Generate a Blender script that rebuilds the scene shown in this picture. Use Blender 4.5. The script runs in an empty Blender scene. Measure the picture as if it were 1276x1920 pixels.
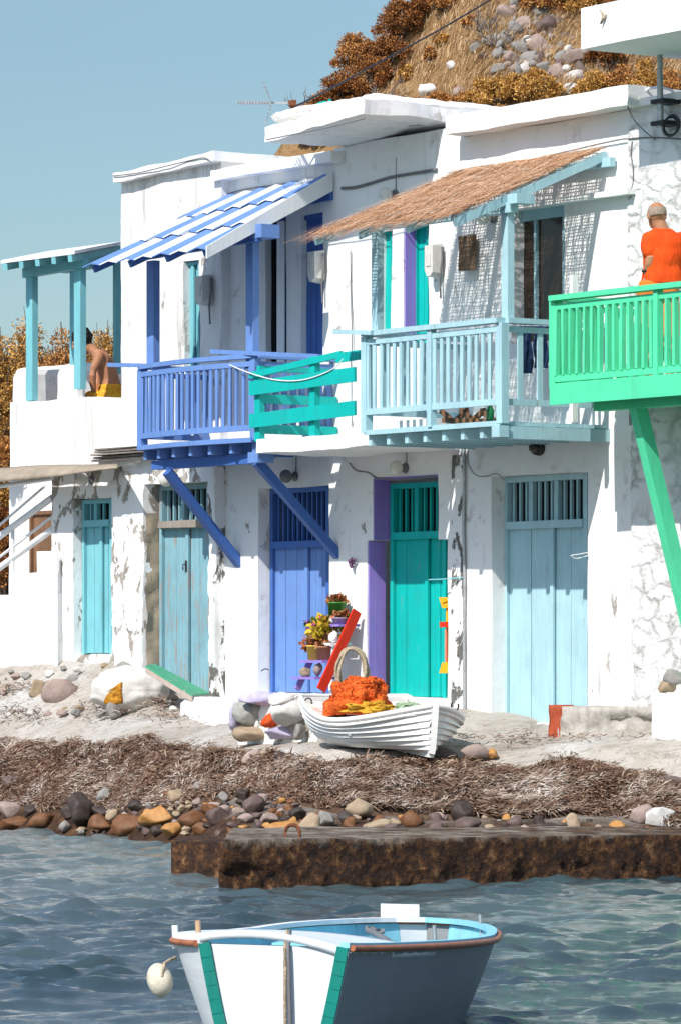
import bpy, bmesh, math, random
import numpy as np
from mathutils import Vector, Matrix, noise as mnoise

random.seed(7)
R = math.radians
SC = bpy.context.scene
COL = SC.collection

# ------------------------------------------------------------------ camera
FPX, CX, CY, CAMH = 8000.0, 638.0, 1220.0, 1.73      # focal length, optical centre column and horizon row of the photograph
cam_d = bpy.data.cameras.new('camera')
cam = bpy.data.objects.new('camera', cam_d)
COL.objects.link(cam)
cam.location = (0, 0, CAMH)
cam.rotation_euler = (R(90), 0, 0)
cam_d.sensor_fit = 'AUTO'
cam_d.sensor_width = 36.0
cam_d.lens = 36.0 * FPX / 1920.0
cam_d.shift_y = (CY - 960.0) / 1920.0
cam_d.clip_start = 0.5
cam_d.clip_end = 6000
SC.camera = cam

# facade frame: s runs along the row of houses to the right, t stands out of the walls, z is height above the water
ALPHA = R(55)
SV = Vector((math.cos(ALPHA), -math.sin(ALPHA), 0))
NV = Vector((-math.sin(ALPHA), -math.cos(ALPHA), 0))
P0 = Vector((1.891, 38.6, 0))

# ------------------------------------------------------------------ light
sun_dir = (SV * 0.46 + NV * 1.2 + Vector((0, 0, 1.2))).normalized()      # towards the sun
SUN_EL = math.asin(sun_dir.z)
SUN_AZ = math.atan2(sun_dir.x, sun_dir.y)
wd = bpy.data.worlds.new('World')
SC.world = wd
wd.use_nodes = True
nt = wd.node_tree
nt.nodes.clear()
sky = nt.nodes.new('ShaderNodeTexSky')
sky.sky_type = 'NISHITA'
sky.sun_disc = False
sky.sun_elevation = SUN_EL
sky.sun_rotation = SUN_AZ
sky.altitude = 0
sky.air_density = 1.0
sky.dust_density = 0.6
sky.ozone_density = 1.5
hsv = nt.nodes.new('ShaderNodeHueSaturation')
hsv.inputs['Saturation'].default_value = 0.95
hsv.inputs['Value'].default_value = 1.0
bg = nt.nodes.new('ShaderNodeBackground')
bg.inputs['Strength'].default_value = 0.115
wo = nt.nodes.new('ShaderNodeOutputWorld')
nt.links.new(sky.outputs[0], hsv.inputs['Color'])
wtc = nt.nodes.new('ShaderNodeTexCoord')
wsp = nt.nodes.new('ShaderNodeSeparateXYZ')
nt.links.new(wtc.outputs['Generated'], wsp.inputs[0])
wrp = nt.nodes.new('ShaderNodeValToRGB')          # the real sky near the horizon was duller than the model's
we = wrp.color_ramp.elements
we[0].position = 0.0; we[0].color = (0.56, 0.65, 0.72, 1)
we[1].position = 0.45; we[1].color = (1.45, 1.45, 1.45, 1)
we2 = we.new(0.14); we2.color = (0.645, 0.735, 0.725, 1)
nt.links.new(wsp.outputs['Z'], wrp.inputs['Fac'])
wmx = nt.nodes.new('ShaderNodeMix'); wmx.data_type = 'RGBA'; wmx.blend_type = 'MULTIPLY'
wmx.inputs['Factor'].default_value = 1.0
nt.links.new(hsv.outputs[0], wmx.inputs['A']); nt.links.new(wrp.outputs['Color'], wmx.inputs['B'])
nt.links.new(wmx.outputs['Result'], bg.inputs['Color'])
nt.links.new(bg.outputs[0], wo.inputs['Surface'])
sun_d = bpy.data.lights.new('sun', 'SUN')
sun_d.energy = 4.6
sun_d.angle = R(0.5)
sun_d.color = (1.0, 0.955, 0.89)
sun = bpy.data.objects.new('sun', sun_d)
COL.objects.link(sun)
sun.rotation_euler = sun_dir.to_track_quat('Z', 'Y').to_euler()
sun.location = (0, 10, 30)
SC.view_settings.view_transform = 'Standard'
SC.view_settings.look = 'None'
SC.view_settings.gamma = 1.0
SC.view_settings.use_curve_mapping = False
SC.view_settings.exposure = 0.27

# ------------------------------------------------------------------ frame helpers
def W(s, t, z):
    p = P0 + SV * s + NV * t
    return Vector((p.x, p.y, z))

def s_of(px, t=0.0):
    a = P0 + NV * t
    k = (px - CX) / FPX
    return (k * a.y - a.x) / (SV.x - k * SV.y)

def sz(px, py, t=0.0):
    s = s_of(px, t)
    y = P0.y + NV.y * t + SV.y * s
    return s, CAMH - (py - CY) / FPX * y

def z_of(px, py, t=0.0):
    return sz(px, py, t)[1]

def at(px, py, Y):
    return Vector(((px - CX) / FPX * Y, Y, CAMH - (py - CY) / FPX * Y))

# ------------------------------------------------------------------ mesh building
class MB:
    def __init__(self):
        self.v = []; self.f = []; self.sm = []
    def add(self, vs, fs, smooth=False):
        o = len(self.v)
        self.v += [tuple(x) for x in vs]
        self.f += [tuple(i + o for i in f) for f in fs]
        self.sm += [smooth] * len(fs)
        return self
    def hexa(self, c):           # eight corners: bottom four in a ring, top four in a ring
        return self.add(c, [(3, 2, 1, 0), (4, 5, 6, 7), (0, 1, 5, 4), (1, 2, 6, 5), (2, 3, 7, 6), (3, 0, 4, 7)])
    def box(self, s0, s1, t0, t1, z0, z1, j=0.0):
        c = [W(s0, t1, z0), W(s1, t1, z0), W(s1, t0, z0), W(s0, t0, z0), W(s0, t1, z1), W(s1, t1, z1), W(s1, t0, z1), W(s0, t0, z1)]
        if j:
            c = [p + Vector((random.uniform(-j, j), random.uniform(-j, j), random.uniform(-j, j))) for p in c]
        return self.hexa(c)
    def wbox(self, c, dx, dy, dz, rz=0.0):
        m = Matrix.Rotation(rz, 3, 'Z')
        q = [Vector(c) + m @ Vector((sx * dx / 2, sy * dy / 2, sz_ * dz / 2)) for sz_ in (-1, 1) for sx, sy in ((-1, -1), (1, -1), (1, 1), (-1, 1))]
        return self.hexa(q)
    def bar(self, p, q, w, h, up=Vector((0, 0, 1))):
        p = Vector(p); q = Vector(q)
        d = (q - p).normalized()
        a = d.cross(up)
        if a.length < 1e-4:
            a = d.cross(Vector((1, 0, 0)))
        a.normalize(); b = a.cross(d).normalized()
        c = []
        for e in (p, q):
            c += [e - a * w / 2 - b * h / 2, e + a * w / 2 - b * h / 2, e + a * w / 2 + b * h / 2, e - a * w / 2 + b * h / 2]
        return self.add(c, [(3, 2, 1, 0), (4, 5, 6, 7), (0, 1, 5, 4), (1, 2, 6, 5), (2, 3, 7, 6), (3, 0, 4, 7)])
    def tube(self, pts, r, n=8, caps=True, smooth=True):
        pts = [Vector(p) for p in pts]
        rs = r if isinstance(r, (list, tuple)) else [r] * len(pts)
        vs = []; fs = []
        ref = Vector((0.13, 0.21, 0.97))
        for i, p in enumerate(pts):
            d = (pts[min(i + 1, len(pts) - 1)] - pts[max(i - 1, 0)])
            if d.length < 1e-7: d = Vector((0, 0, 1))
            d.normalize()
            a = d.cross(ref)
            if a.length < 1e-3: a = d.cross(Vector((1, 0, 0)))
            a.normalize(); b = d.cross(a)
            ref = b.cross(d) * 0 + ref
            for k in range(n):
                g = 2 * math.pi * k / n
                vs.append(p + (a * math.cos(g) + b * math.sin(g)) * rs[i])
        for i in range(len(pts) - 1):
            for k in range(n):
                fs.append((i * n + k, i * n + (k + 1) % n, (i + 1) * n + (k + 1) % n, (i + 1) * n + k))
        self.add(vs, fs, smooth)
        if caps:
            self.add(vs[:n], [tuple(range(n - 1, -1, -1))])
            self.add(vs[-n:], [tuple(range(n))])
        return self
    def lathe(self, base, prof, n=20, axis=Vector((0, 0, 1)), smooth=True):
        axis = Vector(axis).normalized()
        a = axis.orthogonal().normalized(); b = axis.cross(a)
        vs = []; fs = []
        for r, h in prof:
            for k in range(n):
                g = 2 * math.pi * k / n
                vs.append(Vector(base) + axis * h + (a * math.cos(g) + b * math.sin(g)) * max(r, 1e-4))
        for i in range(len(prof) - 1):
            for k in range(n):
                fs.append((i * n + k, i * n + (k + 1) % n, (i + 1) * n + (k + 1) % n, (i + 1) * n + k))
        return self.add(vs, fs, smooth)
    def ball(self, c, rx, ry, rz, n=14, amp=0.0, freq=3.0, seed=0.0, smooth=True, rot=None):
        vs = []; fs = []
        m = n
        for i in range(m + 1):
            th = math.pi * i / m
            for k in range(2 * m):
                ph = math.pi * k / m
                d = Vector((math.sin(th) * math.cos(ph), math.sin(th) * math.sin(ph), math.cos(th)))
                q = 1 + amp * mnoise.noise(d * freq + Vector((seed, seed * 1.7, -seed)))
                p = Vector((d.x * rx, d.y * ry, d.z * rz)) * q
                if rot is not None: p = rot @ p
                vs.append(Vector(c) + p)
        for i in range(m):
            for k in range(2 * m):
                fs.append((i * 2 * m + k, (i + 1) * 2 * m + k, (i + 1) * 2 * m + (k + 1) % (2 * m), i * 2 * m + (k + 1) % (2 * m)))
        return self.add(vs, fs, smooth)
    def build(self, name, mat, parent=None, recalc=True):
        off = Vector((0, 0, 0))
        p = parent
        while p is not None:
            off = off + Vector(p.location); p = p.parent
        me = bpy.data.meshes.new(name)
        me.from_pydata([(x[0] - off.x, x[1] - off.y, x[2] - off.z) for x in self.v], [], self.f)
        me.polygons.foreach_set('use_smooth', self.sm)
        me.validate()
        if recalc:
            bm = bmesh.new(); bm.from_mesh(me)
            bmesh.ops.recalc_face_normals(bm, faces=bm.faces)
            bm.to_mesh(me); bm.free()
        me.materials.append(mat)
        o = bpy.data.objects.new(name, me)
        COL.objects.link(o)
        if parent is not None: o.parent = parent
        return o

def top(name, mb, mat, label, cat, group=None, base=None, kind=None):
    """a thing that is one mesh; its origin goes to its base"""
    xs = np.array(mb.v)
    b = Vector(base) if base is not None else Vector((xs[:, 0].mean(), xs[:, 1].mean(), xs[:, 2].min()))
    e = bpy.data.objects.new('tmp', None)
    e.location = b
    o = mb.build(name, mat, None)
    o.data.transform(Matrix.Translation(-b))
    o.location = b
    bpy.data.objects.remove(e)
    tag(o, label, cat, group, kind)
    return o

def tag(o, label=None, cat=None, group=None, kind=None):
    if label: o['label'] = label
    if cat: o['category'] = cat
    if group: o['group'] = group
    if kind: o['kind'] = kind
    return o

def empty(name, loc, label, cat, group=None):
    o = bpy.data.objects.new(name, None)
    COL.objects.link(o)
    o.location = loc
    o.empty_display_size = 0.2
    return tag(o, label, cat, group)

def nz(p, f):
    return mnoise.noise_vector(Vector(p) * f)

def fbm(p, f, oct=3):
    a = 0.0; g = 1.0
    for i in range(oct):
        a += g * mnoise.noise(Vector(p) * f + Vector((i * 7.3, i * 3.1, -i * 5.7)))
        f *= 2.1; g *= 0.5
    return a

def wall_panel(mb, s0, s1, z0, z1, t, openings=(), depth=2.5, res=0.07, amp=0.012, freq=1.3, rough=0.0, rfreq=6.0, reveal=0.2, ztop=None, tilt=0.0):
    """plastered wall slab with openings, uneven like hand plaster. openings: (s0,s1,z0,z1)"""
    def cuts(a, b, bp):
        q = sorted(set([a, b] + [x for x in bp if a < x < b])); out = [q[0]]
        for u, v in zip(q[:-1], q[1:]):
            n = max(1, int(math.ceil((v - u) / res)))
            out += [u + (v - u) * (i + 1) / n for i in range(n)]
        return out
    ss = cuts(s0, s1, [x for o in openings for x in (o[0], o[1])])
    zs = cuts(z0, z1, [x for o in openings for x in (o[2], o[3])])
    ns, nz_ = len(ss), len(zs)
    def d(p, k=1.0):
        v = nz(p, freq) * amp
        if rough:
            f = fbm(p, rfreq, 3)
            r = (0.5 - abs(f)) * rough
            v = v + NV * r * k
        return v
    def zz(s, z):
        if ztop is None: return z
        u = (z - z0) / (z1 - z0)
        return z0 + u * (ztop(s) - z0)
    vs = []
    for z in zs:
        for s in ss:
            p = W(s, t + tilt * (z - z0), zz(s, z))
            vs.append(p + d(p))
    op = [[any(o[0] - 1e-6 < (ss[i] + ss[i + 1]) / 2 < o[1] + 1e-6 and o[2] - 1e-6 < (zs[j] + zs[j + 1]) / 2 < o[3] + 1e-6 for o in openings)
           for i in range(ns - 1)] for j in range(nz_ - 1)]
    fs = []
    for j in range(nz_ - 1):
        for i in range(ns - 1):
            if not op[j][i]:
                fs.append((j * ns + i, j * ns + i + 1, (j + 1) * ns + i + 1, (j + 1) * ns + i))
    base = len(mb.v)
    mb.add(vs, fs, True)
    bk = {}
    extra_v = []; extra_f = []
    def back(idx, dep):
        key = (idx, dep)
        if key not in bk:
            p = vs[idx] - NV * dep
            bk[key] = len(extra_v); extra_v.append(p)
        return bk[key]
    def strip(a, b, dep):
        n = len(extra_v)
        extra_v.extend([vs[a], vs[b]])
        extra_f.append((n, n + 1, back(b, dep) if False else len(extra_v) + 1, len(extra_v)))
        extra_v.extend([vs[a] - NV * dep, vs[b] - NV * dep])
    for j in range(nz_ - 1):
        for i in range(ns - 1):
            if op[j][i]: continue
            for (di, dj, a, b) in ((-1, 0, j * ns + i, (j + 1) * ns + i), (1, 0, (j + 1) * ns + i + 1, j * ns + i + 1),
                                   (0, -1, j * ns + i + 1, j * ns + i), (0, 1, (j + 1) * ns + i, (j + 1) * ns + i + 1)):
                ii, jj = i + di, j + dj
                if 0 <= ii < ns - 1 and 0 <= jj < nz_ - 1:
                    if op[jj][ii]: strip(a, b, reveal)
                else:
                    strip(a, b, depth)
    mb.add(extra_v, extra_f, False)
    return mb

def lumpy(mb, s0, s1, t0, t1, z0, z1, res=0.08, amp=0.012, freq=2.2, dz=None, shear=None, rnd=0.0):
    """box with uneven hand-built faces; dz(s,t) shifts heights, shear(s,t)->(s,t)"""
    def n(a, b): return max(1, min(60, int(math.ceil(abs(b - a) / res))))
    a, b, c = n(s0, s1), n(t0, t1), n(z0, z1)
    idx = {}; vs = []; fs = []
    def vid(i, j, k):
        if (i, j, k) not in idx:
            s = s0 + (s1 - s0) * i / a; t = t0 + (t1 - t0) * j / b; z = z0 + (z1 - z0) * k / c
            if rnd:
                cs, ct, cz = (s0 + s1) / 2, (t0 + t1) / 2, (z0 + z1) / 2
                e = sum([i in (0, a), j in (0, b), k in (0, c)]) - 1
                s += (cs - s) / max(abs(cs - s), 1e-6) * rnd * e * .5; t += (ct - t) / max(abs(ct - t), 1e-6) * rnd * e * .5; z += (cz - z) / max(abs(cz - z), 1e-6) * rnd * e * .5
            if dz: z += dz(s, t)
            if shear: s, t = shear(s, t)
            p = W(s, t, z)
            idx[(i, j, k)] = len(vs); vs.append(p + nz(p, freq) * amp + nz(p, freq * 4) * amp * .3)
        return idx[(i, j, k)]
    for i in range(a):
        for j in range(b):
            for k in (0, c):
                fs.append((vid(i, j, k), vid(i + 1, j, k), vid(i + 1, j + 1, k), vid(i, j + 1, k)))
    for i in range(a):
        for k in range(c):
            for j in (0, b):
                fs.append((vid(i, j, k), vid(i + 1, j, k), vid(i + 1, j, k + 1), vid(i, j, k + 1)))
    for j in range(b):
        for k in range(c):
            for i in (0, a):
                fs.append((vid(i, j, k), vid(i, j + 1, k), vid(i, j + 1, k + 1), vid(i, j, k + 1)))
    return mb.add(vs, fs, False)

# ------------------------------------------------------------------ materials
def srgb(r, g, b):
    def f(c):
        c = c / 255.0
        return c / 12.92 if c <= 0.04045 else ((c + 0.055) / 1.055) ** 2.4
    return (f(r), f(g), f(b), 1.0)

class Mat:
    def __init__(self, name, rough=0.6, spec=0.3):
        self.m = bpy.data.materials.new(name)
        self.m.use_nodes = True
        self.t = self.m.node_tree
        self.p = self.t.nodes['Principled BSDF']
        self.p.inputs['Roughness'].default_value = rough
        self.p.inputs['Specular IOR Level'].default_value = spec
        self.tc = self.n('ShaderNodeTexCoord')
    def n(self, k): return self.t.nodes.new(k)
    def l(self, a, b): self.t.links.new(a, b)
    def coord(self, scale=(1, 1, 1), rot=(0, 0, 0)):
        mp = self.n('ShaderNodeMapping')
        mp.inputs['Scale'].default_value = scale
        mp.inputs['Rotation'].default_value = rot
        self.l(self.tc.outputs['Object'], mp.inputs['Vector'])
        return mp.outputs[0]
    def noise(self, scale, vec=None, detail=6, rough=0.6, dist=0.0):
        x = self.n('ShaderNodeTexNoise')
        x.inputs['Scale'].default_value = scale; x.inputs['Detail'].default_value = detail
        x.inputs['Roughness'].default_value = rough; x.inputs['Distortion'].default_value = dist
        self.l(vec if vec is not None else self.tc.outputs['Object'], x.inputs['Vector'])
        return x.outputs['Fac']
    def ramp(self, fac, stops, interp='LINEAR'):
        x = self.n('ShaderNodeValToRGB')
        x.color_ramp.interpolation = interp
        el = x.color_ramp.elements
        while len(el) < len(stops): el.new(0.5)
        for e, (p, c) in zip(el, stops):
            e.position = p
            e.color = c if isinstance(c, (tuple, list)) else (c, c, c, 1)
        self.l(fac, x.inputs['Fac'])
        return x.outputs['Color']
    def mix(self, fac, a, b, mode='MIX'):
        x = self.n('ShaderNodeMix'); x.data_type = 'RGBA'; x.blend_type = mode
        for s, v in ((x.inputs['Factor'], fac), (x.inputs['A'], a), (x.inputs['B'], b)):
            if isinstance(v, bpy.types.NodeSocket): self.l(v, s)
            else: s.default_value = v
        return x.outputs['Result']
    def math(self, op, a, b=0.0):
        x = self.n('ShaderNodeMath'); x.operation = op
        for s, v in ((x.inputs[0], a), (x.inputs[1], b)):
            if isinstance(v, bpy.types.NodeSocket): self.l(v, s)
            else: s.default_value = v
        return x.outputs[0]
    def island(self):
        g = self.n('ShaderNodeNewGeometry')
        return g.outputs['Random Per Island']
    def base(self, c):
        if isinstance(c, bpy.types.NodeSocket): self.l(c, self.p.inputs['Base Color'])
        else: self.p.inputs['Base Color'].default_value = c
        return self
    def bump(self, h, strength=0.3, dist=0.02):
        b = self.n('ShaderNodeBump')
        b.inputs['Strength'].default_value = strength; b.inputs['Distance'].default_value = dist
        self.l(h, b.inputs['Height'])
        if self.p.inputs['Normal'].links:
            self.l(self.p.inputs['Normal'].links[0].from_socket, b.inputs['Normal'])
        self.l(b.outputs[0], self.p.inputs['Normal'])
        return self

def whitewash(name, grime=0.25, peel=0.0, streak=0.2, bumps=0.4, joint=0.0, base=(0.80, 0.80, 0.79, 1), under=(0.30, 0.27, 0.235, 1), mortar=0.0):
    m = Mat(name, 0.85, 0.1)
    c = base
    tone = m.noise(0.9, detail=4)
    c = m.mix(m.ramp(tone, [(0.35, 0.0), (0.75, 0.5)]), base, (base[0] * .88, base[1] * .885, base[2] * .88, 1))
    if streak > 1:      # broad rain stains
        st2 = m.noise(1.0, m.coord((4, 4, 0.35)), 6, 0.7)
        c = m.mix(m.ramp(st2, [(0.48, 0.0), (0.68, 0.75)]), c, (0.40, 0.365, 0.33, 1))
    if streak:
        st = m.noise(1.0, m.coord((7, 7, 0.55)), 5, 0.65)
        reg = m.noise(0.7, m.coord((1, 1, 1.0)), 3)
        f = m.math('MULTIPLY', m.ramp(st, [(0.56, 0.0), (0.75, 1.0)]), m.ramp(reg, [(0.45, 0.0), (0.65, 1.0)]))
        c = m.mix(m.math('MULTIPLY', f, streak), c, (0.26, 0.25, 0.235, 1))
    if grime:
        g = m.noise(5.0, detail=9, rough=0.72)
        reg2 = m.noise(1.1, detail=3)
        f = m.math('MULTIPLY', m.ramp(g, [(0.55, 0.0), (0.66, 1.0)]), m.ramp(reg2, [(0.48, 0.0), (0.66, 1.0)]))
        c = m.mix(m.math('MULTIPLY', f, grime), c, (0.36, 0.33, 0.30, 1))
    h = m.noise(9.0, detail=8, rough=0.62)
    if peel:
        g = m.noise(2.6, m.coord((1.25, 1.25, 0.8)), 10, 0.66, 0.4)
        f = m.ramp(g, [(0.62 - peel * .16, 0.0), (0.635 - peel * .16, 1.0)])
        if peel < .4: f = m.math('MULTIPLY', f, m.ramp(m.noise(0.55, detail=2), [(0.46, 0.0), (0.56, 1.0)]))
        u = m.ramp(m.noise(14, detail=6), [(0.3, (under[0] * .7, under[1] * .7, under[2] * .7, 1)), (0.7, (under[0] * 1.5, under[1] * 1.5, under[2] * 1.5, 1))])
        c = m.mix(f, c, u)
        m.bump(m.math('SUBTRACT', 1.0, f), 0.6, 0.012)
    if mortar:
        v = m.n('ShaderNodeTexVoronoi'); v.feature = 'DISTANCE_TO_EDGE'
        v.inputs['Scale'].default_value = 4.4
        vv = m.n('ShaderNodeMapping'); vv.inputs['Scale'].default_value = (1, 1, 1.7)
        nn = m.n('ShaderNodeTexNoise'); nn.inputs['Scale'].default_value = 4.5; nn.inputs['Detail'].default_value = 5
        m.l(m.tc.outputs['Object'], nn.inputs['Vector'])
        mx = m.n('ShaderNodeMix'); mx.data_type = 'VECTOR'; mx.inputs['Factor'].default_value = 0.22
        m.l(m.tc.outputs['Object'], mx.inputs['A']); m.l(nn.outputs['Color'], mx.inputs['B'])
        m.l(mx.outputs['Result'], vv.inputs['Vector'])
        m.l(vv.outputs[0], v.inputs['Vector'])
        e = m.ramp(v.outputs['Distance'], [(0.0, 0.0), (0.16, 1.0)])
        m.bump(e, mortar, 0.05)
        if joint:
            rg = m.ramp(m.noise(0.9, detail=3), [(0.36, 0.0), (0.52, 1.0)])
            sp_ = m.ramp(m.noise(7.0, detail=7, rough=.7), [(0.38, 0.0), (0.52, 1.0)])
            jj = m.math('MULTIPLY', m.math('MULTIPLY', m.ramp(v.outputs['Distance'], [(0.02, 1.0), (0.20, 0.0)]), rg), sp_)
            c = m.mix(m.math('MULTIPLY', jj, joint), c, (0.20, 0.185, 0.165, 1))
    m.base(c)
    if joint: m.bump(m.noise(5.0, detail=8, rough=.7), .7, .06)
    m.bump(h, bumps, 0.012)
    m.bump(m.noise(60, detail=3), 0.12, 0.004)
    return m.m

def paint(name, col, wear=0.0, wood=(0.27, 0.24, 0.21, 1), rough=0.55, var=0.12, grain=0.25, spec=0.3):
    m = Mat(name, rough, spec)
    g = m.noise(1.0, m.coord((34, 34, 2.2)), 5, 0.6)
    big = m.noise(2.2, detail=4)
    dk = (col[0] * (1 - var * 1.6), col[1] * (1 - var * 1.5), col[2] * (1 - var * 1.3), 1)
    lt = tuple(min(1, x * (1 + var)) for x in col[:3]) + (1,)
    c = m.mix(m.ramp(g, [(0.3, 0.0), (0.7, 1.0)]), dk, col)
    c = m.mix(m.ramp(big, [(0.4, 0.0), (0.75, 0.7)]), c, lt)
    if wear:
        w = m.noise(1.0, m.coord((16, 16, 2.6)), 8, 0.7)
        f = m.ramp(w, [(0.66 - wear * .2, 0.0), (0.71 - wear * .2, 1.0)])
        c = m.mix(f, c, wood)
        m.bump(m.math('SUBTRACT', 1.0, f), 0.3, 0.004)
    gr = m.noise(3.2, m.coord((1.6, 1.6, 0.8)), 9, 0.72)
    gf = m.math('MULTIPLY', m.ramp(gr, [(0.50, 0.0), (0.70, 1.0)]), 0.38)
    c = m.mix(gf, c, (col[0] * .55 + .03, col[1] * .55 + .03, col[2] * .55 + .025, 1))
    ch = m.noise(1.0, m.coord((30, 30, 9)), 6, 0.7)
    c = m.mix(m.ramp(ch, [(0.715, 0.0), (0.735, 0.75)]), c, (col[0] * .4 + .22, col[1] * .4 + .21, col[2] * .4 + .19, 1))
    m.base(c)
    m.bump(g, grain, 0.006)
    m.bump(gr, 0.25, 0.01)
    return m.m

def plain(name, col, rough=0.6, spec=0.3, var=0.15, nscale=8, bump=0.15, metal=0.0):
    m = Mat(name, rough, spec)
    f = m.noise(nscale, detail=6)
    c = m.ramp(f, [(0.3, tuple(x * (1 - var) for x in col[:3]) + (1,)), (0.7, tuple(min(1, x * (1 + var)) for x in col[:3]) + (1,))])
    m.base(c)
    m.p.inputs['Metallic'].default_value = metal
    if bump: m.bump(m.noise(nscale * 3, detail=4), bump, 0.01)
    return m.m

def island_mat(name, stops, rough=0.8, spec=0.2, transl=0.0):
    m = Mat(name, rough, spec)
    m.base(m.ramp(m.island(), stops))
    return m.m

def glassy(name, col=(0.045, 0.028, 0.019, 1)):  # brown base stands in for the sunlit reeds mirrored in the panes
    m = Mat(name, 0.06, 0.5)
    m.base(col)
    return m.m

M = {}
M['wash'] = whitewash('whitewash_plaster', 0.7, 0.03, 0.8, 0.45)
M['wash_clean'] = whitewash('fresh_whitewash', 0.45, 0.0, 0.4, 0.35)
M['wash_worn'] = whitewash('worn_whitewash', 0.9, 0.20, 1.0, 0.55, under=(.36, .335, .30, 1))
M['wash_old'] = whitewash('peeling_whitewash', 0.85, 0.50, 0.6, 0.7)
M['wash_stone'] = whitewash('whitewashed_rubble', 0.9, 0.10, 0.4, 0.9, mortar=0.28, joint=.62, under=(.36, .335, .30, 1))
M['wash_flaking'] = whitewash('flaking_whitewash', 0.9, 0.62, 0.7, 0.8, under=(0.13, 0.125, 0.115, 1))
M['wash_streaked'] = whitewash('streaked_whitewash', 0.9, 0.16, 1.3, 0.55, base=(0.78, 0.77, 0.75, 1), under=(.36, .335, .30, 1))
M['wash_roof'] = whitewash('roof_whitewash', 0.6, 0.06, 0.7, 0.4, base=(0.80, 0.79, 0.77, 1))
M['bare_stone'] = whitewash('bare_stone', 0.6, 0.2, 0.2, 0.9, base=(0.36, 0.29, 0.215, 1), under=(.2, .16, .12, 1))
LB = srgb(164, 200, 208); BL = srgb(104, 138, 196); TE = srgb(0, 174, 166); TU = srgb(120, 186, 194); GR = srgb(84, 212, 160); PU = srgb(146, 124, 200)
M['pale_blue'] = paint('pale_blue_paint', LB, 0.02)
M['blue'] = paint('cornflower_blue_paint', BL, 0.05)
M['deep_blue'] = paint('deep_blue_paint', srgb(66, 104, 172), 0.05)
M['teal'] = paint('teal_paint', TE, 0.03)
M['turq'] = paint('turquoise_paint', TU, 0.15)
M['turq_old'] = paint('weathered_turquoise_paint', srgb(126, 168, 178), 0.62, (0.27, 0.275, 0.27, 1), 0.75, 0.2, 0.6)
M['green'] = paint('bright_green_paint', GR, 0.0, var=0.08)
M['purple'] = paint('purple_paint', PU, 0.03)
M['white_paint'] = paint('white_paint', (0.78, 0.79, 0.80, 1), 0.03, var=0.05)
M['grey_wood'] = paint('grey_driftwood', (0.29, 0.25, 0.21, 1), 0.3, (0.12, 0.10, 0.08, 1), 0.85, 0.3, 0.8)
M['brown_wood'] = paint('brown_wood', (0.20, 0.105, 0.055, 1), 0.3, (0.10, 0.06, 0.04, 1), 0.7, 0.35, 0.5)
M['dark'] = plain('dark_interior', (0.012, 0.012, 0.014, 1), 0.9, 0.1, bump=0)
M['glass'] = glassy('window_glass')
M['meter'] = plain('meter_box_enamel', (0.62, 0.60, 0.56, 1), 0.45, 0.4, 0.12, 10)
M['globe'] = plain('opal_globe', (0.66, 0.64, 0.58, 1), 0.25, 0.5, 0.05, 6, 0.05)
M['black'] = plain('black_rubber', (0.02, 0.02, 0.022, 1), 0.5, 0.4, 0.2)
M['cable_grey'] = plain('grey_cable', (0.16, 0.16, 0.165, 1), 0.6)
M['rust'] = plain('rusty_iron', (0.16, 0.06, 0.03, 1), 0.85, 0.2, 0.5, 30, 0.6)
M['galv'] = plain('galvanised_steel', (0.42, 0.43, 0.43, 1), 0.45, 0.5, 0.2, 14, 0.1, 0.5)
# ------------------------------------------------------------------ ground, hill and water
G_COLS = [   # picture column, then (distance, height) from behind the houses down to the sea bed
    (-900, [(62, 3.0), (54.0, 1.8), (51.0, 1.2), (49.0, .80), (47.8, .34), (46.9, 0.0), (44.0, -1.3)]),
    (0,    [(58, 2.4), (46.6, 1.60), (45.0, 1.10), (44.0, .80), (42.7, .34), (41.9, 0.0), (39.0, -1.3)]),
    (200,  [(56, 2.4), (44.8, 1.66), (43.7, 1.18), (42.0, .838), (40.9, .35), (40.1, 0.0), (37.0, -1.3)]),
    (330,  [(55, 2.2), (43.7, 1.34), (42.3, 1.06), (40.8, .84), (39.6, .42), (38.0, 0.0), (35.5, -1.3)]),
    (450,  [(54, 2.0), (42.7, 1.27), (41.2, 1.00), (39.4, .85), (38.4, .50), (35.0, .12), (33.0, -1.3)]),
    (640,  [(52, 2.0), (41.3, 1.30), (39.3, .98), (37.5, .863), (36.4, .456), (34.6, .20), (32.4, -1.3)]),
    (1030, [(50, 2.0), (38.6, 1.06), (37.8, .96), (37.0, .89), (35.9, .39), (34.5, .25), (32.6, -1.3)]),
    (1276, [(49, 2.0), (37.1, 1.15), (36.5, 1.0), (36.0, .86), (35.2, .39), (34.6, .25), (32.9, -1.3)]),
    (2200, [(44, 2.0), (33.0, 1.25), (32.5, 1.0), (32.1, .86), (31.3, .39), (30.8, .25), (29.0, -1.3)]),
]

def ground_row(px):
    px = max(G_COLS[0][0], min(G_COLS[-1][0], px))
    for (a, ra), (b, rb) in zip(G_COLS[:-1], G_COLS[1:]):
        if a <= px <= b:
            u = (px - a) / (b - a)
            return [(ra[i][0] * (1 - u) + rb[i][0] * u, ra[i][1] * (1 - u) + rb[i][1] * u) for i in range(7)]

def ground_z(X, Y, px=None):
    if px is None: px = CX + X / Y * FPX
    r = ground_row(px)
    if Y >= r[0][0]: return r[0][1]
    for (ya, za), (yb, zb) in zip(r[:-1], r[1:]):
        if yb <= Y <= ya:
            u = (Y - ya) / (yb - ya)
            return za * (1 - u) + zb * u
    return r[-1][1]

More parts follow.
